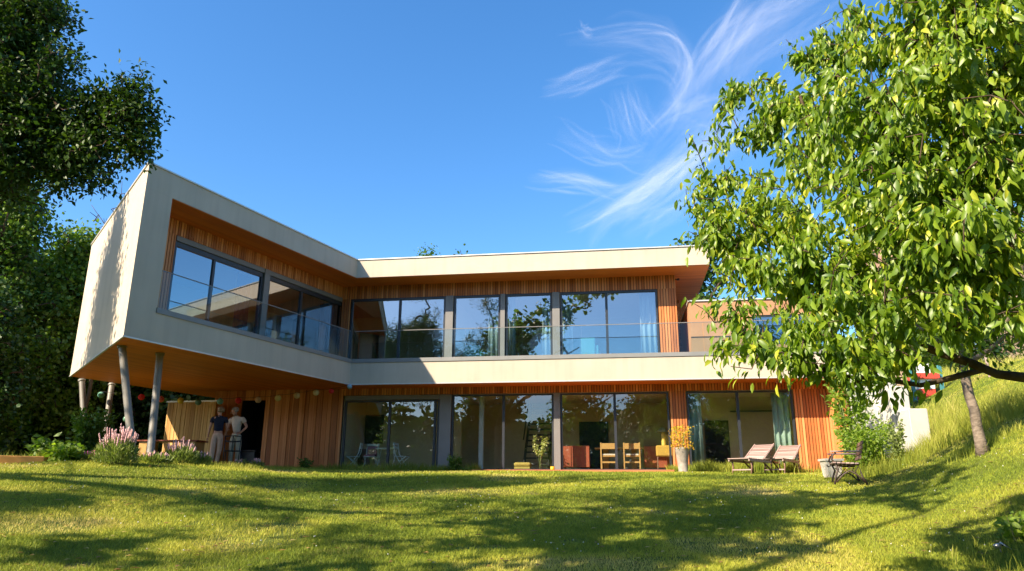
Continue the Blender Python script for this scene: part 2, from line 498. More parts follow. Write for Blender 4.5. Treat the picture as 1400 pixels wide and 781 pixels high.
def grass_material(name, stops, trans=.3):
    m, nt, nd, lk = newmat(name)
    out = nd.new('ShaderNodeOutputMaterial')
    a = nd.new('ShaderNodeAttribute'); a.attribute_name = 'rnd'
    r = ramp(nd, stops); lk.new(a.outputs['Fac'], r.inputs[0])
    p = nd.new('ShaderNodeBsdfPrincipled'); p.inputs['Roughness'].default_value = .6; p.inputs['Specular IOR Level'].default_value = .2
    t = nd.new('ShaderNodeBsdfTranslucent')
    lk.new(r.outputs[0], p.inputs['Base Color']); lk.new(r.outputs[0], t.inputs[0])
    mx = nd.new('ShaderNodeMixShader'); mx.inputs[0].default_value = trans
    lk.new(p.outputs[0], mx.inputs[1]); lk.new(t.outputs[0], mx.inputs[2]); lk.new(mx.outputs[0], out.inputs[0])
    return m


M['ground'] = ground_material()
M['grass'] = grass_material('grass_blade', [(0, (.13, .19, .022)), (.25, (.28, .34, .035)), (.55, (.50, .49, .06)), (1, (.72, .57, .22))])
M['tall'] = grass_material('tall_grass_blade', [(0, (.14, .21, .02)), (.5, (.36, .38, .05)), (1, (.64, .53, .20))])


# ================================================================== SETTING
def build_ground():
    xs = np.concatenate([[-400, -250, -150, -90, -60, -45, -35, -28], np.arange(-24, 26.01, .4), [30, 36, 45, 60, 90, 150, 250, 400]])
    ys = np.concatenate([[-300, -180, -110, -70, -50, -38, -30, -24, -18, -13, -9, -6, -3], np.arange(0, 34.01, .4), [36, 40, 46, 55, 70, 90, 130, 200, 300, 400]])
    X, Y = np.meshgrid(xs, ys)
    Z = gh(X, Y)
    V = np.stack([X.ravel(), Y.ravel(), Z.ravel()], 1)
    nx, ny = len(xs), len(ys)
    i = np.arange(nx * ny).reshape(ny, nx)
    FA = np.stack([i[:-1, :-1].ravel(), i[:-1, 1:].ravel(), i[1:, 1:].ravel(), i[1:, :-1].ravel()], 1)
    o = np_mesh('ground', V, FA, 4, M['ground'], smooth=True)
    tag(o, 'grassy ground sloping up to the house and to the right bank', 'ground', kind='structure')


build_ground()


def in_house(x, y):
    P = np.stack([x, y], -1)
    t = (P - P2) @ D2; o = (P - P2) @ N2
    return (o > .8) & (t > -5.2) & (t < 14.7)


def blades(x, y, h, w, lean, seed, name, mat, tone, label, cat, segs=2):
    r = RS(seed); n = len(x)
    z = gh(x, y) - .01
    a = r.uniform(0, 2 * math.pi, n)
    wx, wy = np.cos(a) * w / 2, np.sin(a) * w / 2
    b = r.uniform(0, 2 * math.pi, n)
    lx, ly = np.cos(b) * lean * h, np.sin(b) * lean * h
    if segs == 2:
        V = np.empty((n, 5, 3))
        V[:, 0] = np.stack([x - wx, y - wy, z], 1); V[:, 1] = np.stack([x + wx, y + wy, z], 1)
        V[:, 2] = np.stack([x + wx * .8 + lx * .3, y + wy * .8 + ly * .3, z + h * .55], 1)
        V[:, 3] = np.stack([x - wx * .8 + lx * .3, y - wy * .8 + ly * .3, z + h * .55], 1)
        V[:, 4] = np.stack([x + lx, y + ly, z + h], 1)
        k = np.arange(n)[:, None] * 5
        FA = np.concatenate([k + np.array([[0, 1, 2]]), k + np.array([[0, 2, 3]]), k + np.array([[3, 2, 4]])], 0)
        m = 5
    else:
        V = np.empty((n, 3, 3))
        V[:, 0] = np.stack([x - wx, y - wy, z], 1); V[:, 1] = np.stack([x + wx, y + wy, z], 1)
        V[:, 2] = np.stack([x + lx, y + ly, z + h], 1)
        FA = np.arange(n)[:, None] * 3 + np.array([[0, 1, 2]]); m = 3
    o = np_mesh(name, V.reshape(-1, 3), FA, 3, mat, rv=np.repeat(np.clip(tone, 0, 1), m))
    tag(o, label, cat, kind='stuff')
    return o


def build_grass():
    r = RS(5)
    n = 900000
    # density falls with the square of the distance
    u = r.uniform(0, 1, n)
    y0, y1 = 6.0, 30.0
    y = 1 / (1 / y0 - u * (1 / y0 - 1 / y1)) if False else y0 * (y1 / y0) ** u
    x = r.uniform(-1, 1, n) * (.76 * y + .6)
    keep = ~in_house(x, y) & ~((y > 23.6) & (x < 9.8)) & ~((y > 17) & (x < -7 - (y - 17) * .2) & (vnoise(x, y, .6, 2) < .5)) & ~((x < -13) & (y > 17))
    x, y = x[keep], y[keep]
    d = y / 8
    h = r.uniform(.020, .048, len(x)) * (1 + .5 * vnoise(x, y, .35, 1)) * np.where(vnoise(x, y, .9, 11) > .8, 1.35, 1)
    w = .0052 * np.maximum(1, d) * r.uniform(.8, 1.3, len(x))
    pat = .55 * vnoise(x, y, 1.7, 4) + .30 * vnoise(x, y, .55, 5) + .15 * vnoise(x, y, .2, 8)
    dry = np.clip((vnoise(x, y, 1.3, 21) - .58) * 3, 0, 1) * .7 + np.clip(vnoise(x * .5, y, 3.5, 31) - .6, 0, 1) * .8
    tone = np.clip((pat - .15) * 1.0, 0, 1) * .70 + dry * .6 + r.normal(0, .10, len(x))
    bare = ((vnoise(x, y, 1.3, 21) > .80) & (r.uniform(0, 1, len(x)) < .55)) | ((vnoise(x, y, .45, 51) > .86) & (r.uniform(0, 1, len(x)) < .7))
    k = ~bare
    blades(x[k], y[k], h[k], w[k], .55, 9, 'grass', M['grass'], tone[k], 'short mown grass of the lawn with yellow dry patches', 'grass')


build_grass()


def build_tall_grass():
    r = RS(15)
    xs, ys, hs = [], [], []
    # the bank behind the white wall
    n = 60000
    y = r.uniform(15.5, 34, n); x = r.uniform(8, 27, n)
    xb = np.interp(y, [14, 18, 21, 26, 60], [9.5, 10.6, 10.8, 10.9, 11])
    lim = xb + np.interp(y, [15, 18, 22, 27, 33], [.9, 1.7, 2.4, 3.4, 5])
    k = (x > xb) & (x < lim + (vnoise(x, y, 1., 3) - .5) * 2) | ((y > 30.5) & (x > xb))
    xs.append(x[k]); ys.append(y[k]); hs.append(r.uniform(.25, .75, k.sum()))
    # around the foot of the shrub, the wall and the young tree
    for cx, cy, sx, sy, m, a, b in ((9.3, 18.4, .7, .8, 2500, .15, .5), (9.5, 17.2, .8, .6, 1800, .1, .35), (8.9, 14.0, .4, .3, 700, .08, .25), (10.6, 17.2, .7, .6, 3000, .2, .65),
                                    (10.4, 15.9, .8, .6, 1800, .15, .45), (5.2, 8.0, .5, .5, 500, .08, .25)):
        xs.append(r.normal(cx, sx, m)); ys.append(r.normal(cy, sy, m)); hs.append(r.uniform(a, b, m))
    # weeds along the foot of the front
    for t0, t1, m, a, b in ((-5, -.6, 2200, .06, .22), (-.6, 4.1, 3200, .08, .30), (9.7, 13.4, 4200, .12, .40), (13.4, 14.6, 700, .05, .18)):
        t = r.uniform(t0, t1, m); oo = r.uniform(.1, .85, m)
        q = P2[None] + D2[None] * t[:, None] + N2[None] * oo[:, None]
        xs.append(q[:, 0]); ys.append(q[:, 1]); hs.append(r.uniform(a, b, m) * (.6 + .8 * vnoise(q[:, 0], q[:, 1], .5, 6)))
    # rough edge of the bed on the left
    m = 5200
    t = r.uniform(0, 1, m)
    x = -13.5 + 8 * t; y = 15.2 + 5.5 * np.clip(t - .35, 0, 1) + r.normal(0, .28, m)
    xs.append(x); ys.append(y); hs.append(r.uniform(.05, .26, m) * (.4 + 1.1 * vnoise(x, y, .6, 7)) * np.where(x > -9.6, .5, 1))
    x, y, h = map(np.concatenate, (xs, ys, hs))
    tone = .45 * vnoise(x, y, .8, 14) + .35 * np.clip((h - .3) * 1.6, 0, 1) + .25 * r.uniform(0, 1, len(x))
    w = .0055 * np.maximum(1, y / 9) * r.uniform(.8, 1.5, len(x))
    blades(x, y, h, w, .35, 19, 'tall_grass', M['tall'], tone, 'long unmown grass and weeds on the bank and along the house', 'grass')


build_tall_grass()


def litter():
    r = RS(33); n = 900
    y = 7 * (22 / 7) ** r.uniform(0, 1, n); x = r.uniform(-1, 1, n) * .74 * y
    k = ~in_house(x, y); x, y = x[k], y[k]; n = len(x)
    z = gh(x, y) + r.uniform(.03, .05, n)
    a = r.uniform(0, 6.28, n); L = r.uniform(.03, .06, n)
    V = np.empty((n, 4, 3)); c, s_ = np.cos(a) * L, np.sin(a) * L
    V[:, 0] = np.stack([x - c, y - s_, z], 1); V[:, 1] = np.stack([x - s_ * .4, y + c * .4, z + .012], 1)
    V[:, 2] = np.stack([x + c, y + s_, z + .006], 1); V[:, 3] = np.stack([x + s_ * .4, y - c * .4, z + .008], 1)
    o = np_mesh('fallen_leaves', V.reshape(-1, 3), np.arange(n * 4).reshape(n, 4), 4, grass_material('dry_leaf', [(0, (.22, .10, .04)), (.5, (.42, .24, .08)), (1, (.55, .45, .14))]), rv=np.repeat(r.uniform(0, 1, n), 4))
    tag(o, 'scattered small brown and yellow fallen leaves on the lawn', 'leaves', kind='stuff')
    # clover heads
    n = 600
    y = 8 * (20 / 8) ** r.uniform(0, 1, n); x = r.uniform(-1, 1, n) * .74 * y
    k = (vnoise(x, y, 1.1, 61) > .55) & ~in_house(x, y); x, y = x[k], y[k]; n = len(x)
    z = gh(x, y) + r.uniform(.04, .075, n); R = r.uniform(.007, .011, n)
    T = np.array([[1, 0, 0], [0, 1, 0], [-1, 0, 0], [0, -1, 0], [0, 0, 1], [0, 0, -1]], float)
    V = np.stack([x, y, z], 1)[:, None] + T[None] * R[:, None, None]
    F8 = np.array([[0, 1, 4], [1, 2, 4], [2, 3, 4], [3, 0, 4], [1, 0, 5], [2, 1, 5], [3, 2, 5], [0, 3, 5]])
    o = np_mesh('clover_flowers', V.reshape(-1, 3), (np.arange(n)[:, None, None] * 6 + F8[None]).reshape(-1, 3), 3, simple('clover_white', (.7, .68, .6), .8), rv=np.zeros(n * 6))
    tag(o, 'tiny white clover heads sprinkled in the mown grass', 'flowers', kind='stuff')


litter()


# ================================================================== LEAVES AND TREES
def rot_frames(ax, nrm):
    ax = ax / np.linalg.norm(ax, axis=1, keepdims=True)
    nrm = nrm - (nrm * ax).sum(1, keepdims=True) * ax
    nrm = nrm / np.maximum(1e-6, np.linalg.norm(nrm, axis=1, keepdims=True))
    sd = np.cross(ax, nrm)
    return ax, nrm, sd


# templates: columns = along, side, normal
LEAF_FINE = (np.array([[0, 0, 0], [.33, 0, .03], [.68, 0, .02], [1, 0, -.10], [.30, .165, .09], [.64, .15, .07], [.30, -.165, .09], [.64, -.15, .07]]),
             np.array([[0, 4, 1], [1, 4, 5], [1, 5, 2], [2, 5, 3], [0, 1, 6], [1, 7, 6], [1, 2, 7], [2, 3, 7]]))
LEAF_MID = (np.array([[0, 0, 0], [.5, .27, .08], [1, 0, -.06], [.5, -.27, .08], [.5, 0, 0]]),
            np.array([[0, 1, 4], [4, 1, 2], [0, 4, 3], [4, 2, 3]]))
LEAF_CLUMP = (np.array([[0, 0, 0], [.35, .42, .12], [1, .25, -.05], [.8, -.30, .05], [.3, -.45, -.08]]),
              np.array([[0, 1, 2], [0, 2, 3], [0, 3, 4]]))


def leaves_mesh(name, pos, ax, nrm, size, tpl, mat, tone, parent):
    tv, tf = tpl
    a, n_, s_ = rot_frames(ax, nrm)
    V = pos[:, None] + size[:, None, None] * (a[:, None] * tv[None, :, 0:1] + s_[:, None] * tv[None, :, 1:2] + n_[:, None] * tv[None, :, 2:3])
    k = len(tv)
    FA = (np.arange(len(pos))[:, None, None] * k + tf[None]).reshape(-1, 3)
    return np_mesh(name, V.reshape(-1, 3), FA, 3, mat, parent, rv=np.repeat(np.clip(tone, 0, 1), k))


def grow(seed, skel, blobs, ntips, seg=.35, sag=.0, shell=.45, wander=.12):
    """skel: list of (points, r0, r1); blobs: (centre, radii, weight). Returns nodes, parent index, tips"""
    r = RS(seed)
    N, par, rad = [], [], []
    for pts, r0, r1 in skel:
        pts = np.array(pts, float)
        L = np.linalg.norm(np.diff(pts, axis=0), axis=1); n = max(2, int(L.sum() / seg))
        s = np.concatenate([[0], np.cumsum(L)]); q = np.linspace(0, s[-1], n + 1)
        P = np.stack([np.interp(q, s, pts[:, i]) for i in range(3)], 1)
        P[1:-1] += r.normal(0, .025, P[1:-1].shape)
        # a limb starts at the nearest node of what exists
        prev = -1 if not N else int(np.argmin(np.linalg.norm(np.array(N) - P[0], axis=1)))
        for i, p in enumerate(P):
            N.append(p); par.append(prev); rad.append(r0 + (r1 - r0) * i / n); prev = len(N) - 1
    nsk = len(N)
    w = np.array([b[2] if len(b) > 2 else np.prod(b[1]) ** .8 for b in blobs], float); w /= w.sum()
    bi = r.choice(len(blobs), ntips, p=w)
    C = np.array([b[0] for b in blobs], float)[bi]; R = np.array([b[1] for b in blobs], float)[bi]
    d = r.normal(0, 1, (ntips, 3)); d /= np.linalg.norm(d, axis=1, keepdims=True)
    rr = r.uniform(0, 1, (ntips, 1)) ** shell
    T = C + d * rr * R
    cap = ntips * 12 + nsk + 10
    A = np.empty((cap, 3)); A[:nsk] = N; cnt = nsk
    par = par + [0] * (cap - nsk); rad = rad + [0.0] * (cap - nsk)
    d0 = np.array([np.min(np.linalg.norm(A[:nsk] - t, axis=1)) for t in T])
    tips = []
    for ti in np.argsort(d0):
        t = T[ti]
        dd = np.linalg.norm(A[:cnt] - t, axis=1); j = int(np.argmin(dd)); D = dd[j]
        k = min(10, max(1, int(math.ceil(D / seg))))
        p = j; a = A[j].copy(); wob = r.normal(0, wander * D, 3)
        for i in range(1, k + 1):
            f = i / k
            q = a + (t - a) * f + wob * math.sin(math.pi * f); q[2] += -sag * D * math.sin(math.pi * f)
            if cnt >= cap: break
            A[cnt] = q; par[cnt] = p; p = cnt; cnt += 1
        tips.append(p)
    return A[:cnt], np.array(par[:cnt]), np.array(rad[:cnt]), nsk, np.array(tips)


def wood_mesh(A, par, rad, nsk, tips, parent, mat, skel, tip_r=.006, name='branches', pw=.42, maxr=.06, trunk_name='trunk', nlimb=1):
    cnt = np.zeros(len(A))
    cnt[tips] = 1
    for i in range(len(A) - 1, nsk - 1, -1):
        if par[i] >= 0: cnt[par[i]] += cnt[i]
    rr = np.minimum(maxr, tip_r * np.maximum(cnt, 1) ** pw)
    idx = np.arange(nsk, len(A))
    a, b = A[par[idx]], A[idx]
    ra = np.where(par[idx] >= nsk, rr[par[idx]], np.minimum(rr[idx] * 1.2, maxr)); rb = rr[idx]
    d = b - a; L = np.linalg.norm(d, axis=1, keepdims=True); d = d / np.maximum(L, 1e-6)
    ref = np.where(np.abs(d[:, 2:3]) < .9, np.array([[0, 0, 1.]]), np.array([[1., 0, 0]]))
    x = np.cross(d, ref); x /= np.linalg.norm(x, axis=1, keepdims=True); y = np.cross(d, x)
    K = 4; V = np.empty((len(idx), 2 * K, 3))
    for k in range(K):
        c, s = math.cos(2 * math.pi * k / K), math.sin(2 * math.pi * k / K)
        V[:, k] = a + (x * c + y * s) * ra[:, None]; V[:, K + k] = b + (x * c + y * s) * rb[:, None]
    tf = np.array([[k, (k + 1) % K, K + (k + 1) % K, K + k] for k in range(K)])
    FA = (np.arange(len(idx))[:, None, None] * 2 * K + tf[None]).reshape(-1, 4)
    np_mesh(name, V.reshape(-1, 3), FA, 4, mat, parent, smooth=True)
    # main skeleton as smooth tubes: the first is the trunk, the others are limbs
    k0 = 0
    for si, (pts, r0, r1) in enumerate(skel):
        mb = MB()
        pts = np.array(pts, float); L = np.linalg.norm(np.diff(pts, axis=0), axis=1); s = np.concatenate([[0], np.cumsum(L)])
        n = max(4, int(s[-1] / .25)); q = np.linspace(0, s[-1], n)
        P = np.stack([np.interp(q, s, pts[:, i]) for i in range(3)], 1)
        for _ in range(3): P[1:-1] = (P[:-2] + 2 * P[1:-1] + P[2:]) / 4
        rs = RS(si + 3)
        rad_ = [r0 + (r1 - r0) * i / (n - 1) for i in range(n)]
        rad_ = [v * (1 + rs.uniform(-.07, .07)) for v in rad_]
        if si == 0: rad_[0] *= 1.35
        P[1:-1] += rs.normal(0, .012, P[1:-1].shape)
        mb.tube(P, rad_, 10)
        mb.build(trunk_name if si == 0 else 'limb', mat, parent, smooth=True)


def tip_leaves(seed, A, par, tips, per, spread, size, back=2):
    """leaf positions on the last segments of each twig"""
    r = RS(seed)
    t = np.repeat(tips, per)
    n = len(t)
    cur = t.copy()
    hop = r.randint(0, back + 1, n)
    for h in range(back):
        m = (hop > h); cur[m] = np.where(par[cur[m]] >= 0, par[cur[m]], cur[m])
    nxt = np.where(par[cur] >= 0, par[cur], cur)
    f = r.uniform(0, 1, (n, 1))
    pos = A[cur] * (1 - f) + A[nxt] * f
    pos = pos + r.normal(0, spread, (n, 3))
    out = A[cur] - A[nxt]
    sz = r.uniform(size * .65, size * 1.25, n)
    return pos, out, sz, r


def make_tree(name, label, cat, base, skel, blobs, ntips, per, size, spread, tpl, leaf, bark, seed, group=None, droop=.2, seg=.4, shell=.45,
              tip_r=.006, tone0=.5, tvar=.22, flat=.6, trim=None, clump_scale=.8, maxr=.07, crown='crown', light_top=0):
    root = thing(name, label, cat, tuple(base), group)
    A, par, rad, nsk, tips = grow(seed, skel, blobs, ntips, seg=seg, shell=shell)
    wood_mesh(A, par, rad, nsk, tips, root, bark, skel, tip_r, maxr=maxr)
    pos, out, sz, r = tip_leaves(seed + 1, A, par, tips, per, spread, size)
    n = len(pos)
    on = out / np.maximum(1e-5, np.linalg.norm(out, axis=1, keepdims=True))
    ax = on * .7 + r.normal(0, .55, (n, 3)); ax[:, 2] -= droop
    nr = r.normal(0, 1, (n, 3)); nr[:, 2] = np.abs(nr[:, 2]) + flat
    tone = tone0 + r.normal(0, tvar, n) + (vnoise(pos[:, 0] + pos[:, 2], pos[:, 1] - pos[:, 2] * .7, clump_scale, seed) - .5) * .5
    leaves_mesh(crown, pos, ax, nr, sz, tpl, leaf, tone, root)
    return root


def px_blobs(lst):
    out = []
    for px, py, rp, d in lst:
        c = at(px, py, d); R = rp / F * np.linalg.norm(c)
        out.append((c, (R, R * 1.0, R)))
    return out


# ---- near cherry tree, right
def cherry():
    base = (6.4, 4.4, g1(6.4, 4.4))
    B = px_blobs([(1150, 75, 50, 6.5), (1110, 190, 75, 6.6), (1030, 150, 50, 6.9), (985, 215, 42, 7), (1010, 300, 72, 6.8), (975, 325, 42, 6.9), (960, 262, 30, 7),
                  (1090, 300, 90, 6.2), (1190, 160, 100, 5.6), (1290, 90, 120, 5.0), (1240, 10, 80, 5.2), (1380, 40, 120, 4.6), (1350, 190, 140, 4.8),
                  (1230, 280, 120, 5.3), (1150, 380, 90, 5.8), (1075, 390, 60, 6.3), (1010, 365, 40, 6.6), (1045, 435, 38, 6.2),
                  (1010, 480, 38, 6.2), (985, 492, 22, 6.2), (1090, 468, 52, 5.9), (1170, 460, 60, 5.6), (1250, 390, 110, 5.2), (1350, 330, 120, 4.8),
                  (1070, 525, 18, 5.9), (1200, 480, 35, 5.4), (1390, 420, 38, 4.9), (1085, 75, 22, 6.6), (1000, 120, 26, 6.9), (955, 180, 14, 7.0),
                  (960, 410, 28, 6.4), (985, 425, 26, 6.3), (1300, 405, 50, 5.0), (1130, 60, 26, 6.5), (1300, 200, 100, 5.6), (1200, 350, 90, 5.9)])
    B += [((6.3, 4.4, 4.6), (1.6, 1.4, 1.6)), ((7.8, 5.0, 3.9), (1.7, 1.8, 1.9)), ((6.8, 2.8, 4.2), (1.5, 1.5, 1.5)), ((7.2, 6.4, 3.6), (1.6, 1.5, 1.5)), ((5.8, 5.6, 5.4), (1.3, 1.3, 1.0))]
    fork = (6.3, 4.5, .9)
    j = at(1345, 505, 6.0)
    skel = [([base, (6.42, 4.45, 0), fork], .17, .13),
            ([fork, at(1400, 528, 5.6), j, at(1280, 485, 6.0), at(1215, 452, 6.0), at(1150, 415, 6.1), at(1080, 395, 6.4), at(1010, 340, 6.8)], .065, .012),
            ([j, at(1320, 516, 6.0), at(1260, 531, 5.9), at(1190, 533, 5.9), at(1120, 505, 6.0), at(1050, 480, 6.2)], .028, .007),
            ([fork, at(1395, 450, 5.6), at(1330, 400, 5.6), at(1290, 300, 5.5), at(1230, 200, 5.6), at(1130, 140, 6.4)], .06, .012),
            ([fork, (6.2, 4.7, 2.4), at(1370, 230, 5.2), at(1320, 100, 5.1), at(1260, 20, 5.3)], .075, .015),
            ([fork, (6.7, 4.4, 2.3), (6.9, 4.2, 3.7), (6.8, 4.0, 4.8)], .09, .02),
            ([fork, (7.0, 5.2, 2.0), (7.5, 6.0, 3.2)], .07, .015)]
    root = thing('cherry_tree', 'large leafy cherry tree reaching in over the lawn in front of the house', 'tree', base)
    A, par, rad, nsk, tips = grow(41, skel, B, 5200, seg=.22, shell=.42, sag=-.04)
    wood_mesh(A, par, rad, nsk, tips, root, M['bark'], skel, .0032, maxr=.03)
    pos, out, sz, r = tip_leaves(42, A, par, tips, 22, .055, .108, back=3)
    n = len(pos)
    on = out / np.maximum(1e-5, np.linalg.norm(out, axis=1, keepdims=True))
    ax = on * .40 + r.normal(0, .42, (n, 3)); ax[:, 2] -= 1.05; sz = sz * np.where(r.uniform(0, 1, n) < .25, .6, 1)
    nr = r.normal(0, 1, (n, 3)); nr[:, 2] += .7; nr[:, 1] -= .3; nr[:, 0] -= .3
    tone = .42 + r.normal(0, .2, n) + (vnoise(pos[:, 0] + pos[:, 2], pos[:, 1] - pos[:, 2] * .7, .5, 4) - .5) * .35
    tone = np.where(r.uniform(0, 1, n) < .03, 1, tone)
    leaves_mesh('crown', pos, ax, nr, sz, LEAF_FINE, M['cherry'], tone, root)


cherry()


# ---- young cherry whose trunk stands on the bank
def young_cherry():
    b = at(1341, 598, 13.5); b[2] = g1(b[0], b[1]) - .05
    p1 = at(1327, 545, 13.5); p2 = at(1316, 500, 13.6); p3 = at(1305, 440, 13.8)
    skel = [([b, p1, p2, p3, at(1300, 380, 14)], .10, .05),
            ([p2, at(1350, 480, 13.6), at(1400, 440, 13.6)], .05, .015), ([p2, at(1270, 455, 13.4), at(1220, 420, 13.4)], .05, .015),
            ([p3, at(1350, 380, 14), at(1400, 320, 14)], .05, .015), ([p3, at(1250, 370, 13.8), at(1190, 320, 13.8)], .05, .015)]
    B = px_blobs([(1290, 430, 60, 13.5), (1350, 430, 60, 13.5), (1230, 430, 55, 13.2), (1400, 420, 60, 13.8), (1320, 350, 80, 14), (1230, 340, 80, 13.8), (1400, 330, 80, 14),
                  (1190, 420, 40, 13.2), (1450, 400, 80, 14), (1310, 270, 80, 14.3), (1300, 470, 40, 13.3), (1240, 480, 30, 13.2), (1380, 480, 30, 13.6)])
    make_tree('young_cherry_tree', 'smaller cherry tree with pale patchy leaning trunk standing on the grass bank', 'tree', b, skel, B, 900, 11, .095, .10, LEAF_MID, M['cherry2'], M['bark_pale'], 61,
              droop=.6, seg=.3, tip_r=.005)


young_cherry()


# ---- the big oak on the left: one branch hangs into the sky, the rest shades the lawn
def oak():
    base = (-14.5, 9.0, g1(-14.5, 9.0))
    B = px_blobs([(10, 30, 62, 11), (45, 95, 52, 11), (20, 150, 70, 11), (70, 160, 45, 11), (115, 165, 38, 11), (150, 140, 30, 11), (185, 125, 27, 11), (205, 155, 22, 11),
                  (165, 180, 34, 11), (190, 200, 20, 11), (125, 215, 36, 11), (80, 225, 40, 11), (30, 235, 50, 11), (130, 250, 14, 11), (70, 20, 32, 11), (-60, 60, 90, 11), (-60, 190, 90, 11), (-120, 130, 90, 11)])
    vis = len(B)
    for gx, gy, h, R in ((-3, 10.5, 7.2, 1.3), (-.3, 11.6, 7.2, 1.3), (1.6, 13.6, 8, 1.2), (-6, 12, 7.5, 1.2), (4.5, 15.6, 10, 1.0), (-4.2, 14.6, 7.5, 1.0), (.2, 16.0, 9, 1.0), (-9, 15.6, 7.5, .8), (-6.5, 9.3, 7, 1.0), (-1.5, 13.2, 7.6, 1.2), (2.6, 12.2, 7.8, 1.2), (3.4, 14.6, 8.4, 1.1), (-2.4, 8.8, 7.2, 1.1), (1.8, 17.2, 11, 1.2), (5.5, 17.6, 12, 1.2), (8.2, 17.0, 12, 1.2), (-1.8, 17.6, 10.5, .9), (-4, 12.2, 7.4, 1.1)):
        B.append(((gx - 1.058 * h, gy - .787 * h, g1(gx, gy) + h), (R * 1.25, R * 1.25, R * .8), R ** 2.2 * .36))
    B = [(b[0], b[1], b[2] if len(b) > 2 else (np.prod(b[1]) ** .7) * 1.9) for b in B]
    fork = (-14.0, 8.6, 5.0)
    skel = [([base, (-14.3, 8.9, 2.5), fork], .48, .36),
            ([fork, at(-120, 130, 11), at(20, 150, 11), at(110, 170, 11), at(180, 165, 11)], .16, .02),
            ([fork, at(-80, 60, 11), at(20, 50, 11)], .13, .02),
            ([fork, (-13.2, 7.4, 6.6), (-12.0, 5.8, 7.4), (-10.0, 5.0, 7.6), (-7.5, 5.6, 7.4)], .24, .03),
            ([(-13.2, 7.4, 6.6), (-14, 6, 8.5), (-15, 3.5, 9)], .15, .03)]
    make_tree('oak_tree', 'tall dark oak whose leafy branch hangs into the sky above the left wing', 'tree', base, skel, B, 4200, 20, .10, .12, LEAF_MID, M['oak'], M['bark'], 71,
              droop=.1, seg=.32, tip_r=.006, shell=.5, maxr=.09)


oak()


# ---- trees that stand round the plot (also seen mirrored in the windows)
def round_tree(name, label, x, y, H, R, seed, leaf, ntips=520, per=16, size=.24, group=None, low=.25, spread=.3, oval=1.0, tone0=.5, bark=None):
    z = g1(x, y)
    r = RS(seed)
    top = z + H
    B = []
    nb = 16
    for i in range(nb):
        f = (i + .5) / nb
        zz = z + H * (low + (1 - low) * f)
        rr = R * (math.sin(math.pi * min(1, .15 + f * .85)) ** .6) * .75 * r.uniform(.7, 1.15)
        a = i * 2.4 + r.uniform(0, .8)
        k = rr * .62
        B.append(((x + math.cos(a) * k, y + math.sin(a) * k, zz), (R * r.uniform(.32, .5), R * r.uniform(.32, .5), H * .09 * oval * r.uniform(.8, 1.4))))
    sk = [([(x, y, z - .2), (x + r.uniform(-.2, .2), y, z + H * .3), (x + r.uniform(-.4, .4), y + r.uniform(-.4, .4), z + H * .85)], .035 * H * .55, .04)]
    for k in range(5):
        a = k * 1.3 + r.uniform(0, 1); h0 = H * (.25 + .1 * k)
        sk.append(([(x, y, z + h0), (x + math.cos(a) * R * .4, y + math.sin(a) * R * .4, z + h0 + H * .1), (x + math.cos(a) * R * .8, y + math.sin(a) * R * .8, z + h0 + H * .18)], .012 * H, .02))
    return make_tree(name, label, 'tree', (x, y, z), sk, B, ntips, per, size, spread, LEAF_CLUMP, leaf, bark or M['bark'], seed, group, droop=.15, seg=.7, tip_r=.012, shell=.4, tone0=tone0, clump_scale=1.5)


LG = 'dense trees rising behind the left wing'
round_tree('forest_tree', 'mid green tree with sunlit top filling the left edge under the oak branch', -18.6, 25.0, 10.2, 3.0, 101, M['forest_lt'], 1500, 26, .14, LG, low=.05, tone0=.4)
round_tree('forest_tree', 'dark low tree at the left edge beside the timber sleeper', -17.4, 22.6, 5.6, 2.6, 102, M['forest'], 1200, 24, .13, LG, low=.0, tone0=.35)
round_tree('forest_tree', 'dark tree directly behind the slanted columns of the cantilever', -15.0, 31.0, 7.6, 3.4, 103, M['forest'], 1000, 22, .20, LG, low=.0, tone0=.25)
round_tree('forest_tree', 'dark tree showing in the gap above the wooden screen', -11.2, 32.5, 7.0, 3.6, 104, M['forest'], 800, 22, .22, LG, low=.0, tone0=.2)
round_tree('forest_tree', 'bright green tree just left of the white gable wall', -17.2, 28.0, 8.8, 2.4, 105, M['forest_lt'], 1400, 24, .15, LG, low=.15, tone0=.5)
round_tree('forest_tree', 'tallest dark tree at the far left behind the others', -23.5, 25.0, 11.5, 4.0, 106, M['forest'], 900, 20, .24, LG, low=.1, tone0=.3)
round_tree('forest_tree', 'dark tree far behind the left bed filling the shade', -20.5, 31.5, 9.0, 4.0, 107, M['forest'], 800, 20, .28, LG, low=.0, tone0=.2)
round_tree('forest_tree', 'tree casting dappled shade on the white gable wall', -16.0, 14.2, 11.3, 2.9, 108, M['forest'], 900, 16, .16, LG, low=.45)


def bare_twigs():
    b = at(150, 330, 24); b[2] = g1(b[0], b[1])
    root = thing('bare_tree', 'thin leafless twigs standing up beside the top of the white gable', 'tree', tuple(b))
    B = px_blobs([(150, 285, 26, 24), (170, 275, 18, 24), (135, 300, 20, 24)])
    sk = [([b, at(158, 360, 24), at(160, 300, 24)], .08, .02), ([at(160, 320, 24), at(165, 280, 24), at(167, 248, 24)], .02, .006), ([at(158, 340, 24), at(140, 300, 24), at(125, 280, 24)], .02, .006)]
    A, par, rad, nsk, tips = grow(9, sk, B, 16, seg=.4, shell=.9)
    wood_mesh(A, par, rad, nsk, tips, root, M['bark'], sk, .008, maxr=.02)


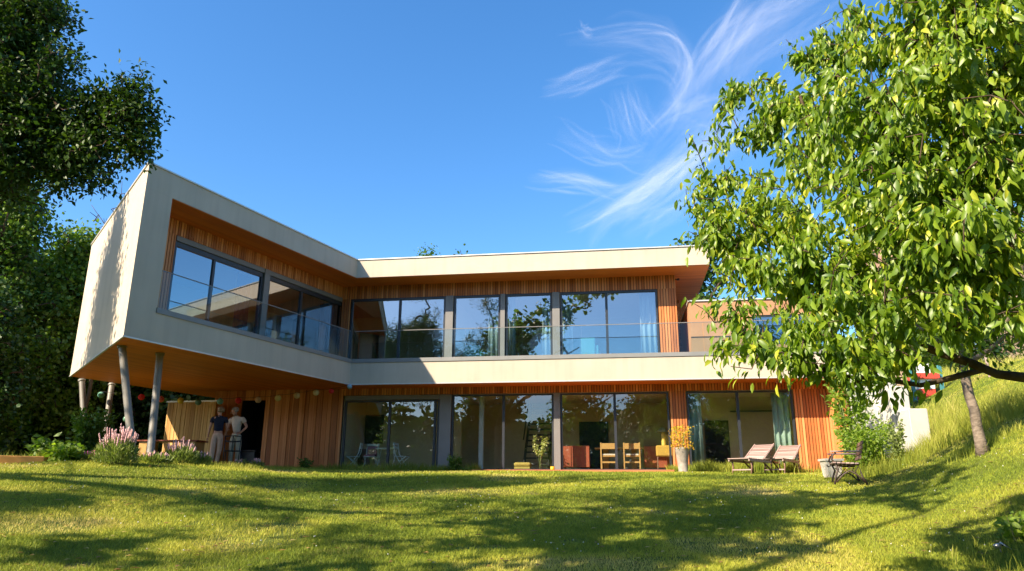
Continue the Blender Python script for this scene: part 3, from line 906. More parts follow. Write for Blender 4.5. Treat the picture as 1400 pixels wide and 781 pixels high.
bare_twigs()
round_tree('tree', 'olive green treetop peeking over the middle of the roof', -4.75, 40.0, 11.9, 1.3, 111, M['forest_lt'], 520, 16, .15, 'treetops seen over the roof', low=.5)
round_tree('tree', 'narrow dark treetop peeking over the roof right of the olive one', -3.1, 41.0, 12.4, .6, 112, M['forest'], 260, 14, .15, 'treetops seen over the roof', low=.6)
round_tree('tree', 'dark treetop seen under the roof corner above the orange wall', 13.2, 50.0, 15.6, 3.2, 113, M['forest'], 320, 14, .3, 'treetops seen over the roof', low=.4)
BG = 'bushy trees beyond the right bank'
for i, (x, y, H, R, lab, lf) in enumerate([(14.2, 29.5, 3.2, 2.3, 'green bush just above the tall grass left of the red and white hut', 'forest_lt'),
                                           (23.5, 37.0, 5.5, 3.2, 'dark bush behind the red and white hut', 'forest'),
                                           (21.5, 36.5, 4.5, 2.4, 'green bush between the hut and the trunk of the young cherry', 'forest_lt')]):
    round_tree('bush', lab, x, y, H, R, 120 + i, M[lf], 420, 16, .2, BG, low=.0)

# mirrored in the windows: the garden's far side, behind and beside the photographer
MG = 'garden trees on the far side of the lawn'
mir = [(-13.0, -12.0, 12.5, 4.2, 'forest', 'dark dense tree on the far side of the lawn at its left'), (-6.5, -20.0, 14.0, 4.6, 'forest_lt', 'tall green tree far down the lawn left of centre'),
       (1.5, -13.0, 11.0, 4.0, 'forest', 'dark tree far down the lawn near the centre'), (8.5, -22.0, 16.0, 4.8, 'forest', 'tallest dark tree far down the lawn'),
       (15.0, -12.0, 10.5, 4.2, 'forest_lt', 'bright green tree at the right side of the lower lawn'), (22.0, -18.0, 13.0, 5.0, 'forest', 'dark wide tree at the right end of the lower lawn'),
       (-21.0, -5.0, 13.0, 4.6, 'forest', 'dark tree beyond the oak on the left side'), (-1.5, -28.0, 13.0, 5.0, 'forest', 'dark tree furthest down the slope'),
       (29.0, -4.0, 12.0, 5.0, 'forest', 'dark tree on the slope at the far right'), (-28.0, -18.0, 15.0, 6.0, 'forest', 'tall dark tree in the far left corner of the garden'),
       (19.0, -30.0, 14.0, 6.0, 'forest', 'broad dark tree in the far right corner of the garden'), (36.0, -20.0, 14.0, 6.0, 'forest', 'tall tree beyond the right slope of the garden')]
for i, (x, y, H, R, lf, lab) in enumerate(mir):
    round_tree('garden_tree', lab, x, y, H, R, 140 + i, M[lf], 560, 14, .34, MG, low=.02, spread=.4)


def woodland(name, label, x0, x1, y0, y1, H, n, seed, mat, size):
    r = RS(seed)
    x = r.uniform(x0, x1, n); y = r.uniform(y0, y1, n)
    top = H * (.62 + .38 * vnoise(x, y, 3.5, seed) + .22 * vnoise(x, y, 1.2, seed + 1))
    z = gh(x, y) + top * r.uniform(0, 1, n) ** .6
    P = np.stack([x, y, z], 1)
    nr = r.normal(0, 1, (n, 3)); nr[:, 2] += .5
    root = leaves_mesh(name, P, r.normal(0, 1, (n, 3)), nr, r.uniform(size * .6, size * 1.3, n), LEAF_CLUMP, mat, .35 + r.normal(0, .2, n), None)
    tag(root, label, 'woodland', kind='stuff')


woodland('woodland', 'dark wood closing the view behind the columns and the left bed', -34, -6, 35, 42, 8.5, 26000, 5, M['forest'], .5)
woodland('woodland', 'wood at the bottom of the slope behind the photographer', -60, 60, -50, -38, 13, 26000, 6, M['forest'], 1.0)


def shade_tree():
    base = (-9.0, -3.0, g1(-9, -3))
    B = []
    for gx, gy, h, R in ((1.2, 8.2, 7.5, 1.2), (3, 11.2, 8, 1.1), (-1.5, 7.3, 7.2, 1.0), (-4.5, 8.4, 7, .7), (6.4, 13.2, 9, 1.0), (7.6, 14.6, 9.6, 1.2), (3.6, 13.0, 8.4, 1.2), (.2, 9.8, 7.4, 1.2), (2.4, 9.6, 7.6, 1.1), (1.8, 11.2, 7.8, 1.2), (4.4, 13.4, 9, 1.2), (.6, 6.9, 7, 1.0), (9.8, 14.8, 9.5, 1.1)):
        R *= 1.3
        B.append(((gx - 1.058 * h, gy - .787 * h, g1(gx, gy) + h), (R, R, R * .7)))
    sk = [([base, (-8.9, -2.8, 1.5), (-8.8, -2.2, 4.2)], .36, .26), ([(-8.8, -2.2, 4.2), (-7.5, 0, 6.0), (-6, 2.5, 6.8)], .18, .04), ([(-8.8, -2.2, 4.2), (-6.5, .5, 6.3), (-3.5, 4.0, 7.2), (-1.5, 5.5, 7.8)], .18, .03),
          ([(-8.8, -2.2, 4.2), (-6.8, -1.2, 5.8), (-4.3, .5, 6.5)], .18, .04), ([(-8.8, -2.2, 4.2), (-10.5, -1.5, 6.0), (-12.5, -1, 7)], .18, .04)]
    make_tree('walnut_tree', 'tall spreading tree beside the photographer shading the middle of the lawn', 'tree', base, sk, B, 430, 14, .24, .15, LEAF_CLUMP, M['forest_lt'], M['bark'], 171, seg=.5, tip_r=.008, shell=.5)


shade_tree()


def cedar(x, y, H, seed):
    """layered conifer mirrored in the left windows"""
    z = g1(x, y); r = RS(seed)
    root = thing('cedar_tree', 'bright green cedar with flat layered boughs near the left of the lawn', 'tree', (x, y, z))
    sk = [([(x, y, z - .2), (x, y, z + H)], .16, .02)]
    pos, ax = [], []
    for L in range(11):
        f = L / 11; zz = z + H * (.12 + .85 * f); R = 2.3 * (1 - f) ** .8 + .2
        for k in range(7):
            a = k * .9 + L * 1.7 + r.uniform(-.3, .3); d = np.array([math.cos(a), math.sin(a), -.12])
            sk.append(([(x, y, zz), (x + d[0] * R, y + d[1] * R, zz - .12 * R)], .03, .008))
            m = int(120 * R)
            s = r.uniform(.15, 1, m)[:, None]
            side = np.array([-d[1], d[0], 0])
            pos.append(np.array([x, y, zz]) + d * s * R + side * r.normal(0, .22, (m, 1)) * s * R * .7 + r.normal(0, .04, (m, 3)))
            ax.append(np.repeat(d[None], m, 0) + r.normal(0, .5, (m, 3)))
    pos = np.concatenate(pos); ax = np.concatenate(ax); ax[:, 2] -= .2
    nr = r.normal(0, .4, (len(pos), 3)); nr[:, 2] += 1
    for i, (p, a, b) in enumerate(sk):
        if i == 0: MB().tube(p, [a, b], 8).build('trunk', M['bark'], root, smooth=True)
    mb = MB()
    for p, a, b in sk[1:]: mb.tube(p, [a, b], 5)
    mb.build('branches', M['bark'], root, smooth=True)
    leaves_mesh('crown', pos, ax, nr, r.uniform(.10, .2, len(pos)), LEAF_CLUMP, M['cedar'], .5 + r.normal(0, .2, len(pos)), root)


cedar(-11.4, 7.2, 5.6, 31)

# ================================================================== THE HOUSE
house = thing('modern_house', 'modern two storey house with a cream cantilevered left wing and timber clad glazed fronts', 'house', FR(5, 1, zF))
H_ = house
o1, o2 = 1.10, 1.0
tL, tR0 = line_x(P1 + N1 * o1, D1, P2 + N2 * o2, D2)     # inner corner of the two recessed fronts
BL = P4 + D1 * 10.5
BR2 = P2 + D2 * 11.24 + N2 * 9.0
BRl = P2 + D2 * 14.6 + N2 * 9.0
BX = P2 + N2 * 9.0


def clad(mb, fr, t0, t1, o, z0, z1, pitch=.085, gap=.02, seed=1, deep=.03, irregular=0.0, back=True, mb2=None):
    """vertical boards standing proud of a backing board (both inside one part)"""
    r = random.Random(seed)
    t = t0
    if mb2 is not None: mb2.box(fr, t0, t1, o, o + .06, z0, z1)
    while t < t1 - .012:
        w = pitch - gap
        if irregular: w = r.choice([.05, .07, .09, .12, .15]) * r.uniform(.9, 1.1)
        w = min(w, t1 - t)
        dd = deep * (r.choice([.35, .7, 1.0]) if irregular else r.uniform(.9, 1.05))
        mb.box(fr, t, t + w, o - dd, o - .0008, z0, z1, r=r.uniform(0.05, 1) ** 1.2)
        t += w + (gap if not irregular else r.uniform(.004, .014))


# --- rendered shells
mb = MB()
th = .28
# left wing front: bands and pier, mitred against the gable by butting
def mit(off):
    q_, _ = line_x(P1 + N1 * off, D1, P1 + N3 * off, D3)
    return P1 + N1 * off + D1 * q_


FX = lambda t, o: np.array(FL(t, o, 0)[:2])
mb.prism([mit(0), FX(L1, 0), FX(L1, th), mit(th)], zS, zR)
mb.prism([mit(0), FX(.75, 0), FX(.75, th), mit(th)], zG - .099, zS - .001)
mb.prism([mit(0), FX(L1, 0), FX(L1, th), mit(th)], zB + .004, zG - .10)
mb.build('front_render', M['stucco'], H_)
mb = MB()
# gable: prism that closes the acute corner
pi_ = P1 + N1 * th
kk, _ = line_x(P1 + N3 * th, D3, pi_, D1)
a = P1; b_ = P4; c = P4 + N3 * th; d = P1 + N3 * th + D3 * kk
mb.prism([P1 + N1 * .0 + D3 * .0, P1 + N1 * th / (N1 @ D3) * 0 + N1 * 0 + (d - P1) * 1.0, c, b_], zB + .004, zR)
mb.build('gable_wall', M['stucco'], H_)
mb = MB()
mb.box(FR, .001, 11.24, 0, th, zS, zR)
mb.box(FR, .001, 14.6, 0, th, zB + .004, zG - .10)
mb.box(FR, 14.32, 14.6, th, 9, zB + .004, zG - .10)
mb.build('front_render', M['stucco'], H_)
_a, _ = line_x(P1 + N1 * .3, D1, P2 + N2 * .3, D2)
CN = P1 + N1 * .3 + D1 * (_a - .02)
# roof slab with its coping
mb = MB()
mb.prism([P1 + N1 * .3 + D1 * .6, CN, P2 + D2 * 11.0 + N2 * .3, BR2, BX, BL, P4 + N3 * .3], zS + .05, zR - .03)
mb.build('roof', M['sill'], H_)
mb = MB()
mb.prism([mit(-.03), FX(L1 + .02, -.03), FX(L1 + .02, th + .03), mit(th + .03)], zR, zR + .035)
mb.box(FR, .03, 11.27, -.03, th + .03, zR + .002, zR + .037)
mb.box(FR, 11.24 - .28, 11.27, th + .031, 9, zR + .002, zR + .037)
mb.prism([mit(-.03), mit(th + .03), P4 + N3 * (th + .03), P4 - N3 * .03], zR, zR + .035)
mb.build('roof_coping', M['coping'], H_)
mb = MB(); mb.box(FR, 11.24 - .05, 11.24, th + .001, 9, zS, zR); mb.build('side_fascia', M['stucco'], H_)
mb = MB(); mb.box(Frame(P4, D1, -N1), 0, 10.5, .001, .28, zB + .004, zR); mb.build('rear_wall', M['stucco'], H_)
mb = MB(); mb.prism([BL, BX, BX + N2 * .25, BL + N2 * .25], zF, zR); mb.prism([BX, BRl, BRl + N2 * .25, BX + N2 * .25], zF, zG); mb.prism([BX, BR2, BR2 + N2 * .25, BX + N2 * .25], zG, zR - .01)
mb.build('rear_wall', M['stucco'], H_)
# slab between the storeys
mb = MB()
mb.prism([P1 + N1 * .3 + D1 * .6, CN, P2 + D2 * 14.3 + N2 * .3, BRl, BX, BL, P4 + N3 * .3], zB + .03, zG - .06)
mb.build('floor_slab', M['sill'], H_)
# soffits
mb = MB()
mb.prism([P1 + D1 * .03 + N1 * .02, P2 + N1 * .02, P2 + N2 * 8.9, BL, P4 + N3 * .02], zB - .012, zB + .003, r=.4)
mb.build('lower_soffit', M['soffit_l'], H_)
mb = MB(); mb.box(FR, .004, 14.6, .02, 9, zB - .014, zB + .001, r=.4); mb.build('lower_soffit', M['soffit_r'], H_)
inner = (P1 + N1 * o1) + D1 * tL
mb = MB(); mb.prism([FX(.72, .02), FX(L1 - .005, .02), P2 + N2 * .3, P2 + N2 * 1.3 - D2 * .3, inner + D1 * .3, P1 + N1 * 1.4 + D1 * 1.6], zS - .012, zS + .004, r=.4)
mb.build('upper_soffit', M['soffit_l'], H_)
mb = MB(); mb.prism([P2 + N2 * .02 + D2 * .01, P2 + D2 * 11.235 + N2 * .02, BR2 - D2 * .005, BX, P2 + N2 * 1.6 - D2 * .7], zS - .015, zS + .001, r=.4)
mb.build('upper_soffit', M['soffit_r'], H_)
# metal drip edge under the fasciae
mb = MB(); mb.prism([mit(-.012), FX(L1, -.012), FX(L1, .03), mit(.03)], zB - .03, zB + .002); mb.box(FR, 0.01, 14.61, -.012, .03, zB - .032, zB + .002); mb.prism([mit(-.012), mit(.03), P4 + N3 * .03, P4 - N3 * .012], zB - .03, zB + .002)
mb.build('drip_edge', M['coping'], H_)
# balcony sills
mb = MB(); mb.box(FL, .73, L1 - .02, -.025, th + .02, zG - .10, zG + .02); mb.build('balcony_sill', M['sill'], H_)
mb = MB(); mb.box(FR, .0, 14.62, -.025, th + .02, zG - .10, zG + .021); mb.build('balcony_sill', M['sill'], H_)
# balcony floors
mb = MB(); mb.prism([P1 + D1 * .6 + N1 * .3, P2 + N1 * .3, inner + D1 * .25, P1 + N1 * 1.3 + D1 * 1.4], zG - .06, zG - .02); mb.box(FR, .2, 10.7, .3, 3.9, zG - .06, zG - .021); mb.box(FR, 10.7, 14.4, .3, .6, zG - .06, zG - .021)
mb.build('balcony_floor', M['sill'], H_)

# --- cladding
TOPU = 6.23
for (nm, spec) in (
        ('cladding', [(FL, 1.35, tL - .001, o1, 6.29, zS, 11, 0), (FL, 1.35, 1.90, o1, zG, 6.29, 12, 0), (FL, 8.98, tL - .001, o1, zG, 6.29, 13, 0)]),
        ('cladding', [(FR, tR0 + .04, 10.26, o2, TOPU, zS, 14, 0), (FR, tR0 + .04, -.53, o2, zG, TOPU, 15, 0), (FR, 9.70, 10.26, o2, zG, TOPU, 16, 0)]),
        ('cladding', [(FR, -.55, 14.5, o2, 2.97, zB - .015, 17, 0), (FR, 9.90, 10.37, o2, zF - .1, 2.97, 18, 0), (FR, 13.53, 14.5, o2, zF - .1, 2.97, 19, 0)])):
    mb, m2 = MB(), MB()
    for fr, t0, t1, o, z0, z1, sd, irr in spec:
        clad(mb, fr, t0, t1, o, z0, z1, seed=sd, irregular=irr, mb2=m2)
    c_ = mb.build(nm, M['clad'], H_)
    m2.build('backing_board', M['clad_dark'], c_)
# ground floor timber wall under the left wing, with its dark doorway
td0, td1 = rt(326, 1.0), rt(359, 1.0)
tw = rt(289, 1.0)
mb, m2 = MB(), MB()
clad(mb, FR, td1, -.56, o2, zF - .12, zB - .015, seed=21, irregular=1, deep=.05, mb2=m2)
clad(mb, FR, tw, td0, o2, zF - .12, zB - .015, seed=22, irregular=1, deep=.05, mb2=m2)
clad(mb, FR, td0 + .001, td1 - .001, o2, 2.86, zB - .015, seed=23, irregular=1, deep=.03, mb2=m2)
c_ = mb.build('cladding', M['clad'], H_); m2.build('backing_board', M['clad_dark'], c_)
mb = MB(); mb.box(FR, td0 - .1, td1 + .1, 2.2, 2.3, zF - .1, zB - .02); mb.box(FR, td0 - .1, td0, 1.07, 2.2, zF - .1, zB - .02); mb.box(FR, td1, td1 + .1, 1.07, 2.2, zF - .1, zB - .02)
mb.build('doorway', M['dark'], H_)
mb = MB(); mb.box(FR, tw, tw + .06, 1.07, 9, zF - .1, zB - .02); mb.build('side_wall', M['clad_dark'], H_)
# return wall at the right end
mb, m2 = MB(), MB()
FE = Frame(P2 + D2 * 14.5 + N2 * 1.0, -N2, D2)
clad(mb, FE, 0.0, 1.75, 0, zF - .2, zB - .02, seed=24, mb2=m2, pitch=.12)
c_ = mb.build('cladding', M['clad'], H_); m2.build('backing_board', M['clad_dark'], c_)
# east wall of the upper storey, set-back orange volume on the terrace
mb = MB(); mb.box(FR, 10.20, 10.26, 1.07, 9, zG, zS - .02); mb.build('side_wall', M['clad'], H_)
mb = MB()
OT = .42
w0, w1, ws = rt(1030, OT, 460), rt(1108, OT, 460), rt(943, OT, 430)
zT = float(at(985, 411.5, FR(rt(985, OT, 411), OT, 0)[1])[2])
mb.box(FR, ws, w0, OT, OT + .2, zG, zT); mb.box(FR, w1, 14.2, OT, OT + .2, zG, zT)
mb.box(FR, w0, w1, OT, OT + .2, 5.15, zT); mb.box(FR, w0, w1, OT, OT + .2, zG, 4.25)
mb.box(FR, ws, ws + .2, OT + .2, 9, zG, zT); mb.box(FR, 14.0, 14.2, OT + .2, 9, zG, zT)
mb.build('terrace_wall', M['orange_wall'], H_)
mb = MB(); mb.box(FR, ws - .04, 14.24, OT - .04, 9, zT, zT + .04); mb.build('terrace_roof', M['coping'], H_)
mb = MB()
for k in range(22): mb.box(FR, 10.262, ws - .001, 4.0, 4.03, zG + k * .12, zG + k * .12 + .112, r=rnd.random())
mb.build('cladding', M['clad'], H_)
w_ = MB().box(FR, w0, w1, OT + .02, OT + .06, 4.25, 4.31).box(FR, w0, w1, OT + .02, OT + .06, 5.09, 5.15).build('window', M['anthracite'], H_)
MB().box(FR, w0, w1, OT + .035, OT + .045, 4.31, 5.09).build('pane', M['glass_hi'], w_)
MB().box(FR, ws + .21, 13.99, 4.5, 4.6, zG, zT - .01).build('inner_wall', M['room_up'], H_)


# --- windows
def window(fr, t0, t1, o, z0, z1, mull, gl, dark_head=.05, fw=.055, depth=.09):
    f = MB()
    f.box(fr, t0, t1, o, o + depth, z1 - dark_head, z1); f.box(fr, t0, t1, o, o + depth, z0, z0 + .05)
    f.box(fr, t0, t0 + fw, o, o + depth, z0 + .05, z1 - dark_head); f.box(fr, t1 - fw, t1, o, o + depth, z0 + .05, z1 - dark_head)
    xs = [t0 + fw] + list(mull) + [t1 - fw]
    for m_ in mull: f.box(fr, m_ - .04, m_ + .04, o + .01, o + depth, z0 + .05, z1 - dark_head)
    w = f.build('window', M['anthracite'], H_)
    for a_, b_ in zip(xs[:-1], xs[1:]):
        a2 = a_ + (.04 if a_ in mull else 0); b2 = b_ - (.04 if b_ in mull else 0)
        # each pane sits a hair out of true, as real ones do
        e = rnd.uniform(-.0018, .0018)
        p = MB()
        p.hexa([fr(a2, o + .045, z0 + .05), fr(b2, o + .045 + e * 2, z0 + .05), fr(b2, o + .053 + e * 2, z0 + .05), fr(a2, o + .053, z0 + .05),
                fr(a2, o + .045 + e, z1 - dark_head), fr(b2, o + .045 + e * 3, z1 - dark_head), fr(b2, o + .053 + e * 3, z1 - dark_head), fr(a2, o + .053 + e, z1 - dark_head)])
        p.build('pane', gl, w)
    return w


zu0, zl0 = zG, zF
window(FR, -.50, 2.66, o2, zl0, 2.80, [1.02, 2.52], M['glass'])
window(FR, 3.08, 6.32, o2, zl0, 2.95, [4.74], M['glass'])
window(FR, 6.54, 9.86, o2, zl0, 2.95, [8.22], M['glass'])
window(FR, 10.40, 13.50, o2, zl0, 2.95, [11.9], M['glass'])
window(FR, -.50, 2.76, o2, zu0, TOPU, [1.2], M['glass_hi'], .08)
window(FR, 3.06, 4.60, o2, zu0, TOPU, [], M['glass_hi'], .08)
window(FR, 4.79, 6.30, o2, zu0, TOPU, [], M['glass_hi'], .08)
window(FR, 6.58, 9.67, o2, zu0, TOPU, [8.06], M['glass_hi'], .08)
window(FL, 1.93, 5.10, o1, zu0, 6.13, [3.27], M['glass_hi'], .12)
window(FL, 5.36, 8.96, o1, zu0, 6.13, [6.86], M['glass_hi'], .12)
# posts between the windows
for fr, t0, t1, o, z0, z1 in ((FR, 2.68, 3.06, o2, zl0, 2.96), (FR, 6.33, 6.53, o2, zl0, 2.96), (FR, 2.78, 3.04, o2, zu0, TOPU), (FR, 4.62, 4.77, o2, zu0, TOPU), (FR, 6.32, 6.56, o2, zu0, TOPU), (FL, 5.12, 5.34, o1, zu0, 6.28)):
    MB().box(fr, t0, t1, o - .06, o + .12, z0, z1).build('post', M['post'], H_, bevel=.006)
for fr, t0, t1, o, z0, z1 in ((FL, 1.92, 5.11, o1, 6.14, 6.28), (FL, 5.35, 8.97, o1, 6.14, 6.28), (FR, -.5, 2.67, o2, 2.82, 2.96)):
    MB().box(fr, t0, t1, o - .04, o + .12, z0, z1).build('shutter_box', M['post'], H_, bevel=.006)
# door furniture
w_ = MB()

# --- railings
for fr, t0, t1, n in ((FL, .80, L1 - .03, 4), (FR, .03, 14.55, 8)):
    r_ = MB(); r_.bar(fr(t0, .06, zG + .93), fr(t1, .06, zG + .93), .024, .02)
    rail = r_.build('railing', M['post'], H_)
    L = (t1 - t0) / n
    for i in range(n):
        MB().box(fr, t0 + i * L + .008, t0 + (i + 1) * L - .008, .052, .068, zG + .03, zG + .915).build('glass_panel', M['rail_glass'], rail)

# --- slanted steel columns
for tp, bt in ((at(167, 472, 16.71), (-8.22, 16.5)), (at(219, 482, 17.63), (-8.13, 16.95)), (at(112, 519, 22.29), at(122.5, 626, 21.7)), (at(153, 525, 23.23), at(139, 628, 22.2))):
    bx, by = bt[0], bt[1]
    p0, p1 = Vector((bx, by, g1(bx, by) - .25)), Vector((tp[0], tp[1], zB - .013))
    c_ = MB().tube([p0, p1], .083, 20, caps=False).build('support_column', M['steel'], H_, smooth=True)
    d_ = (p1 - p0).normalized()
    MB().tube([p1 - d_ * .05, p1 + d_ * .008], .105, 20).build('collar', M['steel'], c_, smooth=False)

# --- rooms: ground floor
r_ = MB()
r_.box(FR, -.52, 14.4, 4.3, 4.4, zF, zB - .03)
r_.build('inner_wall', M['room'], H_)
MB().box(FR, -.60, -.53, 1.08, 6, zF, zB - .03).build('inner_wall', M['room'], H_)
MB().box(FR, 10.05, 10.2, 1.1, 6, zF, zB - .03).build('inner_wall', M['room'], H_)
MB().box(FR, 14.35, 14.42, 1.1, 6, zF, zB - .03).build('inner_wall', M['room'], H_)
MB().box(FR, -.6, 14.4, 1.02, 6, zF - .05, zF).build('inner_floor', M['floor_in'], H_)
MB().box(FR, -.6, 14.4, 1.1, 6, 3.0, 3.02).build('ceiling', M['room'], H_)
# inside: doorways
a_, b_ = rt(792, 4.2), rt(832, 4.2)
MB().box(FR, a_, b_, 4.23, 4.29, zF, 2.35).build('inner_door', M['curtain_b'], H_)
a_, b_ = rt(964, 3.1), rt(997, 3.1)
MB().box(FR, 10.21, 14.34, 3.1, 3.2, zF, 3.0).build('inner_wall', M['room'], H_)
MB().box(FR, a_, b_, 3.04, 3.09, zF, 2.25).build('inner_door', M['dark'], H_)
MB().box(FR, rt(1001, 3.0), rt(1062, 3.0), 3.0, 3.09, 2.52, 2.56).build('curtain_rod', M['anthracite'], H_)
# pale inner post behind the second window
MB().box(FR, rt(655, 1.6), rt(661, 1.6), 1.55, 1.65, zF, 3.0).build('inner_post', M['curtain_w'], H_)
# open black staircase behind the second window
st = MB()
s0, s1 = rt(722, 2.9), rt(752, 2.9)
for k in range(11):
    st.box(FR, s0, s1, 2.0 + k * .2, 2.2 + k * .2, zF + .2 * (k + 1), zF + .2 * (k + 1) + .045)
stair = st.build('staircase', M['stair'], H_)
st = MB()
for s_ in (s0 - .03, s1 + .03):
    st.bar(FR(s_, 1.95, zF + .1), FR(s_, 4.1, zF + 2.3), .05, .2)
st.build('stringer', M['stair'], stair)
MB().bar(FR(s0 - .03, 1.95, zF + 1.0), FR(s0 - .03, 3.3, zF + 2.3), .04).build('handrail', M['stair'], stair)
# --- rooms: upper floor
MB().box(FR, tR0 + .1, 10.19, 5.5, 5.6, zG, zS - .03).build('inner_wall', M['room_up'], H_)
MB().box(FR, 2.86, 2.96, 1.1, 5.5, zG, zS - .03).build('inner_wall', M['room_up'], H_)
MB().box(FR, tR0 + .1, 10.19, 1.1, 5.5, zG - .04, zG).build('inner_floor', M['floor_in'], H_)
MB().box(FR, tR0 + .1, 10.19, 1.1, 5.5, 6.32, 6.34).build('ceiling', M['room_up'], H_)
MB().prism([P1 + N1 * 5 + D1 * 3.1, P1 + N1 * 5.1 + D1 * 3.15, P1 + N1 * 5.1 + D1 * 11, P1 + N1 * 5 + D1 * 11], zG, zS - .03).build('inner_wall', M['room_up'], H_)
MB().prism([FL(1.3, 1.2, 0)[:2], FL(9, 1.2, 0)[:2], FL(11, 5, 0)[:2], FL(3.1, 5, 0)[:2]], zG - .04, zG - .002).build('inner_floor', M['floor_in'], H_)
MB().prism([FL(1.3, 1.2, 0)[:2], FL(9, 1.2, 0)[:2], FL(11, 5, 0)[:2], FL(3.1, 5, 0)[:2]], 6.34, 6.36).build('ceiling', M['room_up'], H_)
a_, b_ = rt(492, 4.0, 450), rt(527, 4.0, 450)
MB().box(FR, a_ - .35, 1.6, 4.03, 4.1, zG, 6.3).build('inner_wall', M['room'], H_)
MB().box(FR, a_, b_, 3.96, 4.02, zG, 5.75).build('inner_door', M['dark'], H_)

# terrace boards in front of the middle windows
dk = thing('timber_deck', 'low red brown timber deck in front of the two middle ground floor windows', 'deck', FR(7, 0, zF - .2))
mb = MB(); t0, t1 = 4.0, 9.85
for k in range(8): mb.box(FR, t0, t1, -.28 + k * .15, -.28 + k * .15 + .142, zF - .05, zF - .01, r=rnd.random())
mb.build('boards', M['deck'], dk)
MB().box(FR, t0 + .02, t1 - .02, -.30, -.262, zF - .22, zF - .012).build('edge_board', M['deck'], dk)


# ================================================================== CURTAINS
def curtain(fr, t0, t1, o, z0, z1, mat, label, group='curtains'):
    n = max(8, int((t1 - t0) / .03)); V, Fc = [], []
    for i in range(n + 1):
        t = t0 + (t1 - t0) * i / n; oo = o + .05 * math.sin(i * 1.15) + .015 * math.sin(i * .37)
        V += [fr(t, oo, z0), fr(t, oo + .02 * math.sin(i * .5), z1)]
    for i in range(n): Fc.append((2 * i, 2 * i + 2, 2 * i + 3, 2 * i + 1))
    root = thing('curtain', label, 'curtain', fr((t0 + t1) / 2, o, z0), group)
    mb = MB(); mb.add(V, Fc); c = mb.build('cloth', mat, root, smooth=True)
    md = c.modifiers.new('Solidify', 'SOLIDIFY'); md.thickness = .006
    MB().tube([fr(t0 - .05, o, z1 + .015), fr(t1 + .05, o, z1 + .015)], .012, 8).build('rail', M['silver'], root)


curtain(FR, 10.45, 10.85, 1.35, zF + .02, 2.92, M['curtain'], 'dark green curtain at the left side of the rightmost ground floor window')
curtain(FR, 12.95, 13.46, 1.35, zF + .02, 2.92, M['curtain'], 'green curtain at the right side of the rightmost ground floor window behind the sun loungers')
curtain(FR, 4.15, 4.56, 1.4, zG + .02, 6.2, M['curtain_w'], 'pale curtain at the right of the second upper window')
curtain(FR, 5.95, 6.26, 1.4, zG + .02, 6.2, M['curtain_w'], 'pale curtain at the right of the third upper window')
curtain(FR, 6.62, 6.95, 1.4, zG + .02, 6.2, M['curtain_w'], 'pale curtain at the left of the wide upper window at the right end')
curtain(FR, 9.12, 9.62, 1.4, zG + .02, 6.2, M['curtain_w'], 'pale curtain at the right of the wide upper window at the right end')
curtain(FR, 4.84, 5.05, 1.4, zG + .02, 6.2, M['curtain_w'], 'narrow pale curtain at the left of the third upper window')
curtain(FL, 4.55, 5.06, 1.5, zG + .02, 6.05, M['curtain_b'], 'navy curtain in the left wing beside the grey middle post')
curtain(FL, 8.30, 8.92, 1.5, zG + .02, 6.05, M['curtain_b'], 'navy curtain in the left wing next to the inner corner')


# ================================================================== FURNITURE INSIDE
def place(root, px, o, z=zF, rz=0, py=600, fr=FR):
    t = rt(px, o, py)
    root.location = FR(t, o, z)
    root.rotation_euler = (0, 0, math.atan2(D2[1], D2[0]) + rz)
    return root


def bistro_chair(label, cushion=False):
    c = thing('folding_chair', label, 'chair', (0, 0, 0), 'pale folding garden chairs')
    m = M['chair_paint']
    for s in (-.19, .19):
        f = MB(); f.tube([(s, -.22, 0), (s, .02, .28), (s, .19, .55), (s, .24, .88)], .016, 6); f.build('leg', m, c, smooth=True)
        f = MB(); f.tube([(s * .88, .24, 0), (s * .88, .0, .30), (s * .88, -.18, .44)], .016, 6); f.build('leg', m, c, smooth=True)
    f = MB()
    for k in range(5): f.b(-.19, .19, -.20 + k * .08, -.145 + k * .08, .44, .455)
    f.build('seat', m, c)
    f = MB()
    for k in range(2): f.b(-.21, .21, .215 + k * .012, .24 + k * .012, .70 + k * .11, .77 + k * .11)
    f.build('backrest', m, c)
    f = MB(); f.tube([(-.19, .22, .05), (.19, .22, .05)], .013, 6); f.tube([(-.19, -.2, .03), (.19, -.2, .03)], .013, 6); f.build('stretcher', m, c)
    if cushion:
        MB().b(-.19, .19, -.19, .2, .457, .51).build('cushion', M['mauve'], c, bevel=.02)
        MB().b(-.16, .16, .15, .20, .52, .80).build('cushion', M['mauve'], c, bevel=.02)
    return c


place(bistro_chair('pale green folding chair leftmost behind the glass seen from its side'), 485, 1.5, rz=math.radians(-80))
place(bistro_chair('pale green folding chair with mauve cushions facing the lawn', True), 508, 1.75, rz=math.radians(4))
place(bistro_chair('pale green folding chair right of the small table seen from its side'), 551, 1.5, rz=math.radians(-95 + 180))
tb = thing('bistro_table', 'small pale folding table between the garden chairs behind the glass', 'table', (0, 0, 0))
f = MB()
for k in range(6): f.b(-.3, .3, -.3 + k * .1, -.21 + k * .1, .70, .72)
f.build('table_top', M['chair_paint'], tb)
for s in (-1, 1):
    for a in (-1, 1): MB().tube([(s * .26, a * .25, 0), (s * .26, -a * .2, .70)], .012, 6).build('leg', M['chair_paint'], tb)
place(tb, 530, 1.75)
pc = thing('framed_picture', 'dark framed picture on the beige wall above the garden chairs', 'picture', (0, 0, 0))
MB().b(-.33, .33, -.03, 0, -.5, .5).build('frame', M['black'], pc); MB().b(-.29, .29, -.034, -.031, -.46, .46).build('print', M['picture'], pc)
MB().box(FR, -.52, 2.94, 3.1, 3.2, zF, zB - .03).build('inner_wall', M['room'], H_)
place(pc, 511, 3.08, z=2.05)
